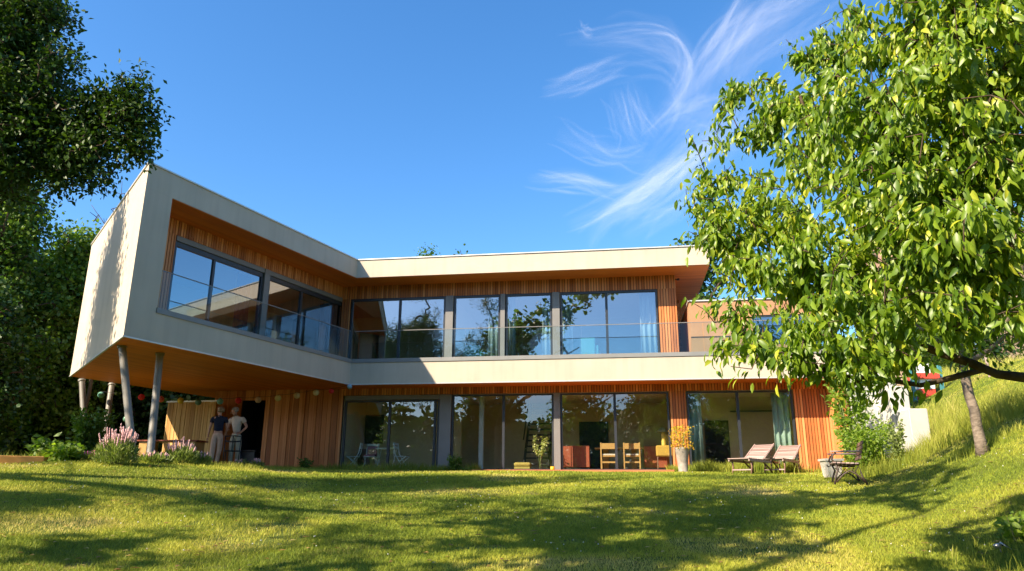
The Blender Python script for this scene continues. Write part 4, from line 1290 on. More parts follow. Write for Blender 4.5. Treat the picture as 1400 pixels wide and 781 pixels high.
sb = thing('sideboard', 'black low sideboard in the left corner of the dining room', 'sideboard', (0, 0, 0))
MB().b(-.5, .5, -.2, .2, .1, .75).build('body', M['grey_plastic'], sb, bevel=.01)
for sx in (-.45, .45):
    for sy in (-.15, .15): MB().b(sx - .02, sx + .02, sy - .02, sy + .02, 0, .1).build('leg', M['black'], sb)
for k in (-.25, .25): MB().b(k - .23, k + .23, -.215, -.201, .14, .71).build('door', M['black'], sb)
place(sb, 486, 2.8)

ot = thing('ottoman', 'olive upholstered ottoman behind the glass left of the branches', 'ottoman', (0, 0, 0))
MB().b(-.25, .25, -.22, .22, .0, .12).build('base', M['olive'], ot, bevel=.02); MB().b(-.26, .26, -.23, .23, .125, .25).build('cushion', M['olive'], ot, bevel=.05)
place(ot, 715, 1.4)

vs = thing('glass_vase', 'tall glass vase with pale leafy branches behind the second window', 'vase', (0, 0, 0))
MB().lathe((0, 0, 0), [(.07, 0), (.072, .02), (.072, .46), (.066, .46), (.066, .03), (.0, .025)], 20).build('vessel', M['glass'], vs, smooth=False)
r = RS(77); br = MB(); lp, la = [], []
for k in range(13):
    a = r.uniform(0, 6.28); s = r.uniform(.12, .33); h = r.uniform(.75, 1.12)
    pts = [(0, 0, .05), (math.cos(a) * s * .15, math.sin(a) * s * .15, .45), (math.cos(a) * s * .6, math.sin(a) * s * .6, h * .75), (math.cos(a) * s, math.sin(a) * s, h)]
    br.tube(pts, [.005, .005, .004, .002], 5)
    for j in range(26):
        f = r.uniform(.45, 1); p = np.array([np.interp(f, [0, .4, .75, 1], [q[i] for q in pts]) for i in range(3)])
        lp.append(p + r.normal(0, .015, 3)); la.append(r.normal(0, 1, 3))
br.build('branches', M['lav_stem'], vs)
leaves_mesh('leaves', np.array(lp), np.array(la), r.normal(0, 1, (len(lp), 3)), r.uniform(.06, .10, len(lp)), LEAF_MID, M['yellow_leaf'] if False else leafmat('pale_leaf', (.3, .36, .1), (.5, .52, .2), (.7, .68, .4)), r.uniform(0, 1, len(lp)), vs)
place(vs, 738, 1.3)

mg = thing('yellow_pot', 'small bright yellow pot on the deck beside the grey post', 'pot', (0, 0, 0))
MB().lathe((0, 0, 0), [(.05, 0), (.06, .01), (.068, .12), (.060, .12), (.055, .02), (0, .02)], 18).build('vessel', M['yellow'], mg, smooth=True)
place(mg, 755, .75, z=zF - .01)


def red_cabinet(label, w, door=True):
    c = thing('cabinet', label, 'cabinet', (0, 0, 0), 'red wooden cabinets behind the third window')
    MB().b(-w / 2, w / 2, -.22, .22, .12, .78).build('body', M['redwood'], c, bevel=.008)
    MB().b(-w / 2 + .02, -w / 2 + w * .30, -.242, -.221, .14, .76).build('door', M['redwood'], c, bevel=.004)
    for sx in (-w / 2 + .04, w / 2 - .04):
        for sy in (-.18, .18): MB().b(sx - .018, sx + .018, sy - .018, sy + .018, 0, .12).build('leg', M['black'], c)
    return c


place(red_cabinet('red wooden cabinet at the left of the third ground floor window', .82), 788, 1.9)
place(red_cabinet('red wooden cabinet behind the ochre stool and lamp', .78), 896, 2.3)


def dining_chair(label):
    c = thing('dining_chair', label, 'chair', (0, 0, 0), 'oak dining chairs')
    for sx in (-.24, .24):
        MB().b(sx - .02, sx + .02, -.24, -.20, 0, .86).build('leg', M['oakwood'], c, bevel=.004)
        MB().b(sx - .02, sx + .02, .20, .24, 0, .43).build('leg', M['oakwood'], c, bevel=.004)
    MB().b(-.24, .24, -.235, -.205, .66, .84).build('backrest', M['oakwood'], c, bevel=.01)
    MB().b(-.26, .26, -.2, .24, .43, .47).build('seat', M['oakwood'], c, bevel=.01)
    MB().b(-.22, .22, -.19, .23, .472, .52).build('cushion', M['white_pot'], c, bevel=.02)
    MB().b(-.22, .22, -.23, -.21, .24, .29).build('stretcher', M['oakwood'], c)
    return c


place(dining_chair('oak dining chair with its back to the lawn left of the mullion'), 832, 1.75)
place(dining_chair('oak dining chair with its back to the lawn right of the mullion'), 863, 1.75)
tb = thing('dining_table', 'oak dining table behind the two oak chairs', 'table', (0, 0, 0))
MB().b(-.8, .8, -.4, .4, .70, .74).build('table_top', M['oakwood'], tb, bevel=.006)
for sx in (-.45, .45): MB().b(sx - .09, sx + .09, -.1, .1, 0, .70).build('leg', M['oakwood'], tb)
place(tb, 847, 2.5)
sl = thing('woven_stool', 'ochre woven stool with thin legs carrying the mushroom lamp', 'stool', (0, 0, 0))
MB().b(-.24, .24, -.2, .2, .44, .76).build('seat', M['ochre'], sl, bevel=.03)
for sx in (-.21, .21):
    for sy in (-.17, .17): MB().tube([(sx, sy, 0), (sx * .95, sy * .95, .45)], .012, 6).build('leg', M['brownwood'], sl)
place(sl, 907, 1.55)
lm = thing('mushroom_lamp', 'mustard mushroom lamp with olive shade on the woven stool', 'lamp', (0, 0, 0))
MB().lathe((0, 0, 0), [(.07, 0), (.065, .02), (.06, .35), (.055, .42)], 18).build('stem', M['lamp_stem'], lm, smooth=True)
MB().lathe((0, 0, 0), [(.22, .40), (.215, .43), (.15, .52), (.06, .56), (.0, .565)], 24).build('lamp_shade', M['lamp_shade'], lm, smooth=True)
place(lm, 907, 1.55, z=zF + .762)
ac = thing('armchair', 'turquoise armchair back showing behind the upper railing in the wide window', 'armchair', (0, 0, 0))
MB().b(-.42, .42, -.35, -.22, .15, .85).build('backrest', M['turquoise'], ac, bevel=.04); MB().b(-.42, .42, -.22, .38, .12, .45).build('seat', M['turquoise'], ac, bevel=.04)
for sx in (-.46, .46): MB().b(sx - .06, sx + .06, -.3, .38, .12, .6).build('armrest', M['turquoise'], ac, bevel=.03)
for sx in (-.38, .38):
    for sy in (-.28, .32): MB().b(sx - .02, sx + .02, sy - .02, sy + .02, 0, .12).build('leg', M['black'], ac)
place(ac, 797, 1.9, z=zG, py=470)
ac2 = copy_tree(ac); ac2['label'] = 'turquoise armchair back low in the second upper window'; ac['group'] = ac2['group'] = 'turquoise armchairs upstairs'
place(ac2, 647, 1.9, z=zG, py=470); ac2.scale = (.62, .62, .85)

gb = thing('storage_bin', 'dark grey lidded bin standing in the black doorway', 'bin', (0, 0, 0))
MB().b(-.32, .32, -.25, .25, 0, .62).build('body', M['grey_plastic'], gb, bevel=.02); MB().b(-.34, .34, -.27, .27, .622, .68).build('lid', M['grey_plastic'], gb, bevel=.015)
place(gb, 343, 1.5, z=zF - .02)

# ================================================================== GARDEN OBJECTS
# wooden screen under the cantilever
a, b = at(223, 609, 24.2), at(290, 609, 23.9)
sc_ = thing('wooden_screen', 'upright slatted wooden screen under the cantilever with sun patches', 'screen', (a[0], a[1], g1(a[0], a[1])))
u = (b - a)[:2]; Ls = float(np.linalg.norm(u)); FS = Frame(a[:2], u / Ls, np.array([-u[1], u[0]]) / Ls)
mb = MB(); t = 0; zz0 = zF + .05; r = random.Random(4)
while t < Ls - .03:
    w = r.choice([.05, .07, .09]); mb.box(FS, t, min(Ls, t + w), -.02 * r.random() - .02, 0, zz0, 2.73, r=r.random()); t += w + .008
mb.build('slats', M['screen'], sc_)
MB().box(FS, -.03, Ls + .02, -.06, .04, 2.731, 2.78).build('cap_rail', M['coping'], sc_)
for t in (.1, Ls - .1): MB().box(FS, t - .04, t + .04, .001, .08, zF - .1, 2.73).build('post', M['brownwood'], sc_)

# timber table under the cantilever
tb = thing('garden_table', 'long brown garden table behind the slanted columns', 'table', (0, 0, 0))
mb = MB()
for k in range(5): mb.b(-.9, .9, -.35 + k * .14, -.22 + k * .14, .70, .735, r=rnd.random())
mb.build('table_top', M['redwood'], tb)
for sx in (-.7, .7): MB().b(sx - .12, sx + .12, -.3, .3, 0, .695).build('leg', M['screen'], tb, bevel=.01)
q = at(235, 612, 21.5); tb.location = (q[0], q[1], g1(q[0], q[1])); tb.rotation_euler.z = math.radians(-4)

# timber sleeper on the left
q0, q1 = at(-40, 633, 14.6), at(60, 632, 15.2)
sp = thing('timber_sleeper', 'orange timber sleeper edging the bed at the left of the lawn', 'sleeper', tuple(q0))
z_ = g1(q1[0], q1[1])
MB().hexa([(q0[0], q0[1], z_ - .05), (q1[0], q1[1], z_ - .05), (q1[0] - .05, q1[1] + .22, z_ - .05), (q0[0], q0[1] + .22, z_ - .05),
           (q0[0], q0[1], z_ + .12), (q1[0], q1[1], z_ + .12), (q1[0] - .05, q1[1] + .22, z_ + .12), (q0[0], q0[1] + .22, z_ + .12)], r=.6).build('beam', M['sleeper'], sp, bevel=.012)

# lantern string
LN = [(138, 540, (.12, .30, .22), 'teal'), (193.5, 543, (.60, .02, .02), 'bright red'), (220, 546, (.60, .12, .10), 'salmon red'), (247, 548, (.60, .42, .04), 'yellow'),
      (271, 550, (.10, .22, .16), 'dark green'), (301, 549, (.16, .36, .32), 'turquoise'), (326, 548, (.60, .02, .02), 'red'), (353, 547, (.55, .34, .20), 'peach'),
      (380, 544.5, (.66, .55, .22), 'pale yellow'), (406, 541, (.60, .44, .20), 'sand coloured'), (432, 537, (.60, .46, .22), 'straw coloured'), (453, 535, (.62, .02, .02), 'small red'), (478, 529, (.22, .34, .42), 'blue grey')]
ends = ['nearest the rear columns', 'between the front columns', 'right beside the second front column', 'above the top edge of the wooden screen', 'in front of the screen corner', 'above the woman in navy', 'left of the dark doorway', 'above the dark doorway',
        'just right of the dark doorway', 'on the cladding second after the doorway', 'on the cladding third after the doorway', 'near the inner corner of the house', 'at the very corner under the fascia']
cord = []
for i, (px, py, c, cn) in enumerate(LN):
    p = at(px, py, 22.75)
    R = .095 * (.8 if px > 440 else 1)
    lt = thing('paper_lantern', f'{cn} round paper lantern {ends[i]}', 'lantern', tuple(p), 'round paper lanterns on the cord')
    m_ = simple('lantern_' + cn.replace(' ', '_'), c, .8, bump=.2, bscale=40)
    pr = [(R * math.cos(a) * (1 + .015 * (k % 2)), R * math.sin(a)) for k, a in enumerate(np.linspace(-1.45, 1.45, 15))]
    MB().lathe(p, pr, 18).build('shade', m_, lt, smooth=True)
    MB().lathe(p, [(.022, R * .98), (.022, R * 1.08)], 10).build('cap', M['black'], lt)
    cord.append(p + np.array([0, 0, R * 1.1]))
cd = thing('lantern_cord', 'thin dark cord carrying the paper lanterns under the soffit', 'cord', tuple(cord[0]))
mb = MB()
for a, b in zip(cord[:-1], cord[1:]):
    L = np.linalg.norm(b - a); pts = [a + (b - a) * f + np.array([0, 0, -.05 * L * 4 * f * (1 - f) * -.0 - .03 * math.sin(math.pi * f)]) for f in np.linspace(0, 1, 7)]
    mb.tube(pts, .005, 5)
mb.build('cord', M['black'], cd)
q = at(173, 573, 22.9)
gl_ = thing('glass_float', 'pale green glass float hanging low between the columns', 'ornament', tuple(q))
MB().lathe(q, [(.10 * math.cos(a), .10 * math.sin(a)) for a in np.linspace(-1.5, 1.5, 13)], 18).build('ball', simple('green_float', (.12, .26, .18), .3), gl_, smooth=True)
MB().tube([q + np.array([0, 0, .09]), (q[0], q[1], zB - .02)], .003, 5).build('cord', M['black'], gl_)


# ---- plants
def lavender(label, x, y, w, h, seed, nl=900, nf=60, flower='lav_fl', leaf='lav_leaf', fh=.45, name='lavender_bush'):
    z = g1(x, y); r = RS(seed)
    root = thing(name, label, 'plant', (x, y, z), 'flowering bushes in the bed')
    # stems in a dome
    st = MB(); lp, la = [], []; fl = MB()
    for k in range(nf):
        a = r.uniform(0, 6.28); s = r.uniform(0, 1) ** .6; hh = h * (1 - .30 * s) * r.uniform(.82, 1.1)
        q = np.array([x + math.cos(a) * s * w, y + math.sin(a) * s * w * .7, z + hh])
        p0 = np.array([x + math.cos(a) * s * w * .35, y + math.sin(a) * s * w * .25, z])
        mid = (p0 + q) / 2 + np.array([math.cos(a), math.sin(a), .3]) * .03
        st.tube([p0, mid, q], [.004, .003, .0025], 4, r=r.uniform(0, 1))
        m = r.randint(3, 7); L = h * fh * .5
        dirv = (q - mid) / np.linalg.norm(q - mid)
        for j in range(m):
            c = q - dirv * (j / m) * L
            fl.lathe(c, [(.004, -.03), (.014, -.012), (.013, .008), (.004, .028)], 5, r=r.uniform(0, 1))
    n = nl
    a = r.uniform(0, 6.28, n); s = r.uniform(0, 1, n) ** .55; hh = r.uniform(0, 1, n) ** .8 * h * .62 * np.sqrt(np.clip(1 - (s * .85) ** 2, .05, 1))
    pos = np.stack([x + np.cos(a) * s * w * .95, y + np.sin(a) * s * w * .7, z + hh], 1)
    ax = np.stack([np.cos(a) * s * .7, np.sin(a) * s * .7, np.ones(n) * .9], 1) + r.normal(0, .35, (n, 3))
    st.build('stems', M['lav_stem'], root)
    leaves_mesh('leaves', pos, ax, r.normal(0, 1, (n, 3)), r.uniform(.07, .13, n), (LEAF_MID[0] * np.array([1, .35, 1]), LEAF_MID[1]), M[leaf], r.uniform(.1, .9, n), root)
    fl.build('blossoms', M[flower], root)


q = at(158, 630, 15.2)
lavender('large lavender bush with pink spikes in front of the slanted columns', q[0], q[1], .42, .80, 1, 2000, 58)
q = at(246, 634, 17.3)
lavender('medium lavender bush left of the woman in navy', q[0], q[1], .38, .58, 2, 1400, 36)
q = at(270, 636, 17.8)
lavender('small grey green bush at the feet of the woman in navy', q[0], q[1], .30, .36, 3, 1100, 26)
q = at(211, 632, 16.2)
lavender('low bush with mauve heads at the foot of the front columns', q[0], q[1], .36, .25, 4, 900, 40)
q = at(128, 632, 15.8)
lavender('small bush with magenta flowers under the left columns', q[0], q[1], .22, .22, 5, 500, 16, flower='pink')
for i, (px, lab) in enumerate(((330, 'low tuft with mauve heads at the foot of the man in linen'), (350, 'low tuft with mauve heads before the dark doorway'))):
    q = at(px, 641, 20.8); lavender(lab, q[0], q[1], .20, .26, 20 + i, 260, 12)


def leafy_bush(name, label, x, y, w, h, seed, n, size, leaf, low=0, tpl=LEAF_MID, group=None, stems=9, flat=.3, z=None):
    z = g1(x, y) if z is None else z; r = RS(seed)
    root = thing(name, label, 'plant', (x, y, z), group)
    st = MB(); P_, A_ = [], []
    for k in range(stems):
        a = k * 2.4 + r.uniform(0, .5); s = r.uniform(.2, 1) * w; hh = h * r.uniform(.65, 1)
        pts = np.array([(x + math.cos(a) * s * .1, y + math.sin(a) * s * .1, z - .02), (x + math.cos(a) * s * .5, y + math.sin(a) * s * .5, z + hh * .6), (x + math.cos(a) * s, y + math.sin(a) * s, z + hh)])
        st.tube(pts, [.014, .009, .004], 5)
        m = n // stems
        f = r.uniform(low, 1, m)
        p = np.stack([np.interp(f, [0, .55, 1], pts[:, i]) for i in range(3)], 1) + r.normal(0, .10 * w + .02, (m, 3))
        P_.append(p); A_.append(np.stack([np.cos(np.full(m, a)), np.sin(np.full(m, a)), np.full(m, .1)], 1) + r.normal(0, .7, (m, 3)))
    st.build('stems', M['lav_stem'], root)
    P_ = np.concatenate(P_); A_ = np.concatenate(A_); nr = r.normal(0, .7, (len(P_), 3)); nr[:, 2] += flat
    leaves_mesh('leaves', P_, A_, nr, r.uniform(size * .6, size * 1.2, len(P_)), tpl, M[leaf], .5 + r.normal(0, .25, len(P_)), root)
    return root


q = at(116, 625, 19.0)
leafy_bush('feathery_bush', 'feathery mid green bush behind the left slanted column', q[0], q[1], .55, 1.35, 31, 2600, .13, 'fern', stems=16)
q = at(60, 622, 16.5); leafy_bush('broadleaf_plant', 'low broad leaved green plant behind the end of the sleeper', q[0], q[1], .45, .42, 32, 700, .16, 'forest_lt', stems=10)
q = at(88, 632, 15.6); leafy_bush('broadleaf_plant', 'light green leafy plant between the sleeper and the columns', q[0], q[1], .45, .26, 33, 700, .14, 'shrub', stems=10)
q = at(417, 641, 22.4); leafy_bush('small_bush', 'small green bush at the foot of the timber wall', q[0], q[1], .18, .34, 34, 300, .09, 'fern', stems=8)
q = at(622, 643, 22.4); leafy_bush('small_bush', 'small dark green bush in front of the grey post', q[0], q[1], .30, .45, 35, 600, .09, 'fern', stems=9)
q = at(1170, 650, 19.0)
leafy_bush('climbing_shrub', 'tall yellow green leafy shrub in front of the white wall', q[0], q[1], .75, 2.75, 36, 1500, .16, 'shrub', stems=13)
q = at(1190, 650, 18.3)
leafy_bush('feathery_shrub', 'bushy light green shrub at the foot of the white stepped wall', q[0], q[1], .65, 1.35, 37, 3400, .10, 'shrub', stems=22)
q = at(1231, 640, 17.4)
leafy_bush('feathery_shrub', 'slim grey green shrub before the lowest white block', q[0], q[1], .20, 1.15, 38, 900, .09, 'lav_leaf', stems=8)
q = at(1385, 715, 8.6)
leafy_bush('broadleaf_plant', 'small leafy weed at the right edge of the lawn', q[0], q[1], .22, .28, 39, 160, .11, 'shrub', stems=6)

# ---- white stepped wall
wl = thing('stepped_wall', 'white rendered wall stepping down in three blocks beside the grass bank', 'wall', (9.8, 19.4, g1(9.8, 19.4)))
e0 = P2 + D2 * 14.62 - N2 * .78
MB().prism([(e0[0], e0[1] - .02), (10.62, 20.2), (10.66, 21.3), (10.2, 22.8), (9.9, 22.8), (e0[0] + .12, e0[1] + 1.2)], .2, 3.19).build('wall_block', M['white_wall'], wl, bevel=.015)
MB().prism([(9.86, 19.10), (10.34, 19.10), (10.48, 20.18), (9.98, 20.18)], .2, 2.68).build('wall_block', M['white_wall'], wl, bevel=.015)
MB().prism([(9.80, 18.20), (10.26, 18.20), (10.42, 19.08), (9.93, 19.08)], .2, 2.0).build('wall_block', M['white_wall'], wl, bevel=.015)


# ---- bench seen from its end
def bench():
    q = at(1160, 655, 15.7); x, y = q[0], q[1]; z = g1(x, y)
    b = thing('garden_bench', 'weathered slatted bench with ornate cast iron ends seen from its side', 'bench', (0, 0, 0))
    # local: width along y, facing -x
    for s in (-.55, .55):
        f = MB()
        f.tube([(-.30, s, 0), (-.27, s, .14), (-.21, s, .30), (-.26, s, .42)], [.022, .018, .022, .018], 7)
        f.tube([(-.26, s, .42), (-.31, s, .50), (-.28, s, .58), (-.22, s, .63)], .019, 7)
        f.tube([(.30, s, 0), (.22, s, .16), (.18, s, .36), (.22, s, .60), (.27, s, .83)], [.024, .02, .022, .02, .016], 7)
        f.tube([(-.26, s, .42), (0, s, .385), (.19, s, .39)], .018, 7)
        f.tube([(-.26, s, .05), (-.12, s, .2), (0, s, .27), (.12, s, .2), (.26, s, .05)], .016, 7)
        f.tube([(-.2, s, .36), (-.1, s, .24), (0, s, .34), (.1, s, .24), (.17, s, .36)], .011, 6)
        f.tube([(-.36, s, .43), (-.34, s, .38), (-.28, s, .40)], .016, 6)
        f.build('iron_end', M['iron'], b, smooth=True)
        MB().b(-.33, .24, s - .035, s + .035, .635, .665).build('armrest', M['greywood'], b, bevel=.01)
    f = MB()
    for k in range(6): f.b(-.30 + k * .083, -.235 + k * .083, -.60, .60, .415 - .004 * k, .445 - .004 * k, r=rnd.random())
    f.build('seat', M['greywood'], b, bevel=.006)
    f = MB()
    for k in range(4):
        x0 = .205 + k * .022; z0 = .50 + k * .095
        f.hexa([(x0, -.6, z0), (x0 + .028, -.6, z0), (x0 + .028, .6, z0), (x0, .6, z0), (x0 + .018, -.6, z0 + .075), (x0 + .046, -.6, z0 + .075), (x0 + .046, .6, z0 + .075), (x0 + .018, .6, z0 + .075)], r=rnd.random())
    f.build('backrest', M['brownwood'], b)
    b.location = (x, y, z); b.rotation_euler.z = math.radians(-20)


bench()


# ---- loungers
def lounger(label):
    c = thing('sun_lounger', label, 'lounger', (0, 0, 0), 'wooden slatted loungers')
    # local: foot end at -y, width along x
    f = MB()
    for sx in (-.29, .29): f.bar((sx, -.62, .36), (sx, .45, .33), .035, .06)
    f.build('frame', M['greywood'], c, bevel=.005)
    f = MB()
    for k in range(9): f.b(-.31, .31, -.64 + k * .085, -.575 + k * .085, .392 - .002 * k, .412 - .002 * k, r=rnd.random())
    f.build('seat', M['greywood'], c)
    f = MB()
    a0 = Vector((0, .12, .40)); d = Vector((0, .62, .42)).normalized()
    for sx in (-.28, .28): f.bar(a0 + Vector((sx, 0, 0)), a0 + d * .74 + Vector((sx, 0, 0)), .03, .04, r=.3)
    n = d.cross(Vector((1, 0, 0)))
    for k in range(9):
        p = a0 + d * (.04 + k * .08)
        f.bar(p + Vector((-.31, 0, 0)), p + Vector((.31, 0, 0)), .062, .02, up=tuple(n), r=rnd.random())
    f.build('backrest', M['greywood'], c)
    for sx in (-.27, .27):
        MB().tube([(sx, -.52, 0), (sx, -.46, .2), (sx, -.50, .37)], .022, 7).build('leg', M['brownwood'], c, smooth=True)
        MB().tube([(sx, .62, 0), (sx, .35, .2), (sx, .05, .36)], .022, 7).build('leg', M['brownwood'], c, smooth=True)
    MB().bar((-.27, -.5, .12), (.27, -.5, .12), .03).build('stretcher', M['greywood'], c)
    for sx in (-.27, .27): MB().bar((sx, .5, .10), (sx, .55, .62), .025).build('prop', M['brownwood'], c)
    return c


l1 = lounger('slatted wooden lounger left of its twin before the rightmost window')
q = at(1027, 649, 19.6); l1.location = (q[0] + .1, q[1] + .2, g1(q[0], q[1]) - .01); l1.rotation_euler.z = math.radians(-48)
l2 = copy_tree(l1); l2['label'] = 'slatted wooden lounger right of its twin next to the timber wall'
q = at(1071, 647, 20.3); l2.location = (q[0] + .05, q[1] + .2, g1(q[0], q[1]) - .01); l2.rotation_euler.z = math.radians(-42)

# ---- pots
q = at(934, 643, 20.9)
pt = thing('potted_plant', 'tall grey clay pot with yellow leaved plant against the timber pier', 'potted plant', (q[0], q[1], g1(q[0], q[1])))
zb = g1(q[0], q[1])
MB().lathe((q[0], q[1], zb), [(.15, 0), (.16, .03), (.125, .06), (.15, .33), (.20, .64), (.215, .68), (.185, .68), (.165, .62), (0, .60)], 22).build('pot', M['clay'], pt, smooth=True)
r = RS(90); n = 420; a = r.uniform(0, 6.28, n); s = r.uniform(0, 1, n) ** .5 * .33; hh = r.uniform(.62, 1.28, n)
P_ = np.stack([q[0] + np.cos(a) * s, q[1] + np.sin(a) * s, zb + hh], 1)
leaves_mesh('leaves', P_, r.normal(0, 1, (n, 3)), r.normal(0, 1, (n, 3)), r.uniform(.05, .09, n), LEAF_MID, M['yellow_leaf'], r.uniform(0, 1, n), pt)
st = MB()
for k in range(18):
    a = r.uniform(0, 6.28); s = r.uniform(.05, .3); st.tube([(q[0], q[1], zb + .58), (q[0] + math.cos(a) * s, q[1] + math.sin(a) * s, zb + r.uniform(.9, 1.25))], .004, 4)
st.build('stems', M['lav_stem'], pt)
q = at(1138, 650, 17.6)
bx = thing('white_planter', 'square white planter on the lawn beside the bench', 'planter', (q[0], q[1], g1(q[0], q[1])))
zb = g1(q[0], q[1]); x, y = q[0], q[1]
MB().hexa([(x - .15, y - .15, zb), (x + .15, y - .15, zb), (x + .15, y + .15, zb), (x - .15, y + .15, zb), (x - .19, y - .19, zb + .38), (x + .19, y - .19, zb + .38), (x + .19, y + .19, zb + .38), (x - .19, y + .19, zb + .38)]).build('body', M['white_pot'], bx, bevel=.012)
mb = MB()
for x0, x1, y0, y1 in ((-.215, .215, -.215, -.17), (-.215, .215, .17, .215), (-.215, -.17, -.169, .169), (.17, .215, -.169, .169)): mb.b(x + x0, x + x1, y + y0, y + y1, zb + .381, zb + .43)
mb.build('rim', M['white_pot'], bx)
MB().b(x - .168, x + .168, y - .168, y + .168, zb + .384, zb + .40).build('soil', M['brownwood'], bx)

# ---- small garden spotlight in the grass
q = at(1366, 728, 8.3); zb = g1(q[0], q[1])
sp = thing('garden_spotlight', 'small grey garden spotlight tilted in the grass at the right', 'spotlight', (q[0], q[1], zb))
MB().tube([(q[0] - .01, q[1], zb - .02), (q[0] - .02, q[1], zb + .06)], .007, 6).build('spike', M['silver'], sp)
MB().tube([(q[0] - .075, q[1] + .01, zb + .065), (q[0] - .01, q[1], zb + .075)], [.022, .03], 12).build('housing', M['silver'], sp, smooth=True)
MB().tube([(q[0] - .01, q[1], zb + .075), (q[0] + .015, q[1], zb + .078)], [.012, .012], 10).build('joint', M['black'], sp)
d_ = Vector((.5, -.3, .8)).normalized(); c0 = Vector((q[0] + .035, q[1] - .01, zb + .07))
MB().tube([c0, c0 + d_ * .012], [.062, .062], 18).build('solar_panel', M['silver'], sp)
MB().tube([c0 + d_ * .0125, c0 + d_ * .015], [.052, .052], 18).build('cell', M['grey_plastic'], sp)

# ---- red and white hut beyond the bank
q = at(1268, 526, 30.0); zb = g1(q[0], q[1])
x, y = q[0], q[1]
ht = thing('striped_playhouse', 'small red and white striped playhouse beyond the tall grass', 'playhouse', (x, y, zb))
mb = MB(); mb.b(x - .28, x + .30, y, y + .6, zb - .2, zb + .32); mb.build('base', M['red_paint'], ht)
mb = MB(); mb.b(x - .28, x + .30, y, y + .6, zb + .321, zb + .72); mb.build('wall', M['white_paint'], ht)
mb = MB(); mb.b(x - .42, x + .50, y - .1, y + .7, zb + .721, zb + .95); mb.build('awning', M['red_paint'], ht)
mb = MB(); mb.prism([(x - .38, y), (x + .2, y), (x + .2, y + .6), (x - .38, y + .6)], zb + .951, zb + 1.35); mb.build('roof', M['white_paint'], ht)
for dx in (-.56, .62): MB().b(x + dx - .06, x + dx + .06, y, y + .12, zb - .2, zb + 1.3).build('post', M['teal_post'], ht)
# picket post
q = at(1356, 528, 27); zb = g1(q[0], q[1])
pk = thing('wooden_stake', 'single pale wooden stake standing in the grass right of the young cherry', 'stake', (q[0], q[1], zb))
MB().tube([(q[0], q[1], zb - .2), (q[0] - .05, q[1], zb + .95)], .05, 8).build('post', M['greywood'], pk)

# ---- neighbour's house on the slope
nb = thing('neighbour_house', 'brown stone house on the slope behind the cherry trees', 'house', (29, 44, 5))
MB().b(24.5, 40, 42, 50, 3, 13.5).build('wall', M['stone'], nb)
MB().add([(24, 41.4, 13.5), (40.5, 41.4, 13.5), (40.5, 50.6, 13.5), (24, 50.6, 13.5), (24, 46, 17), (40.5, 46, 17)], [(0, 1, 5, 4), (2, 3, 4, 5), (1, 2, 5), (3, 0, 4), (3, 2, 1, 0)]).build('roof', M['roof_tile'], nb)
for wx in (27, 31, 35):
    w_ = MB().b(wx - .6, wx + .6, 41.93, 41.99, 7.4, 9.0).build('window', M['white_paint'], nb)
    MB().b(wx - .5, wx + .5, 41.90, 41.925, 7.5, 8.9).build('pane', M['glass_hi'], w_)

# ================================================================== PEOPLE
def skinned(name, verts, edges, radii, mat, parent, sub=2):
    me = bpy.data.meshes.new(name); me.from_pydata(verts, edges, [])
    o = bpy.data.objects.new(name, me); COL.objects.link(o)
    sk = o.modifiers.new('Skin', 'SKIN'); sk.use_smooth_shade = True; sk.branch_smoothing = .6
    sb = o.modifiers.new('Sub', 'SUBSURF'); sb.levels = sub; sb.render_levels = sub
    for i, rr in enumerate(radii):
        me.skin_vertices[0].data[i].radius = rr if isinstance(rr, tuple) else (rr, rr)
    me.skin_vertices[0].data[0].use_root = True
    dg = bpy.context.evaluated_depsgraph_get()
    nm = bpy.data.meshes.new_from_object(o.evaluated_get(dg)); nm.materials.clear(); nm.materials.append(mat)
    for p in nm.polygons: p.use_smooth = True
    bpy.data.objects.remove(o)
    o2_ = bpy.data.objects.new(name, nm)
    finish(o2_, name, parent)
    return o2_


def chain(dct, names):
    """helper: list of (name, co, radius, parent)"""
    idx = {}; V, E, R = [], [], []
    for n, co, r, p in names:
        idx[n] = len(V); V.append(co); R.append(r)
        if p: E.append((idx[p], idx[n]))
    return V, E, R, idx


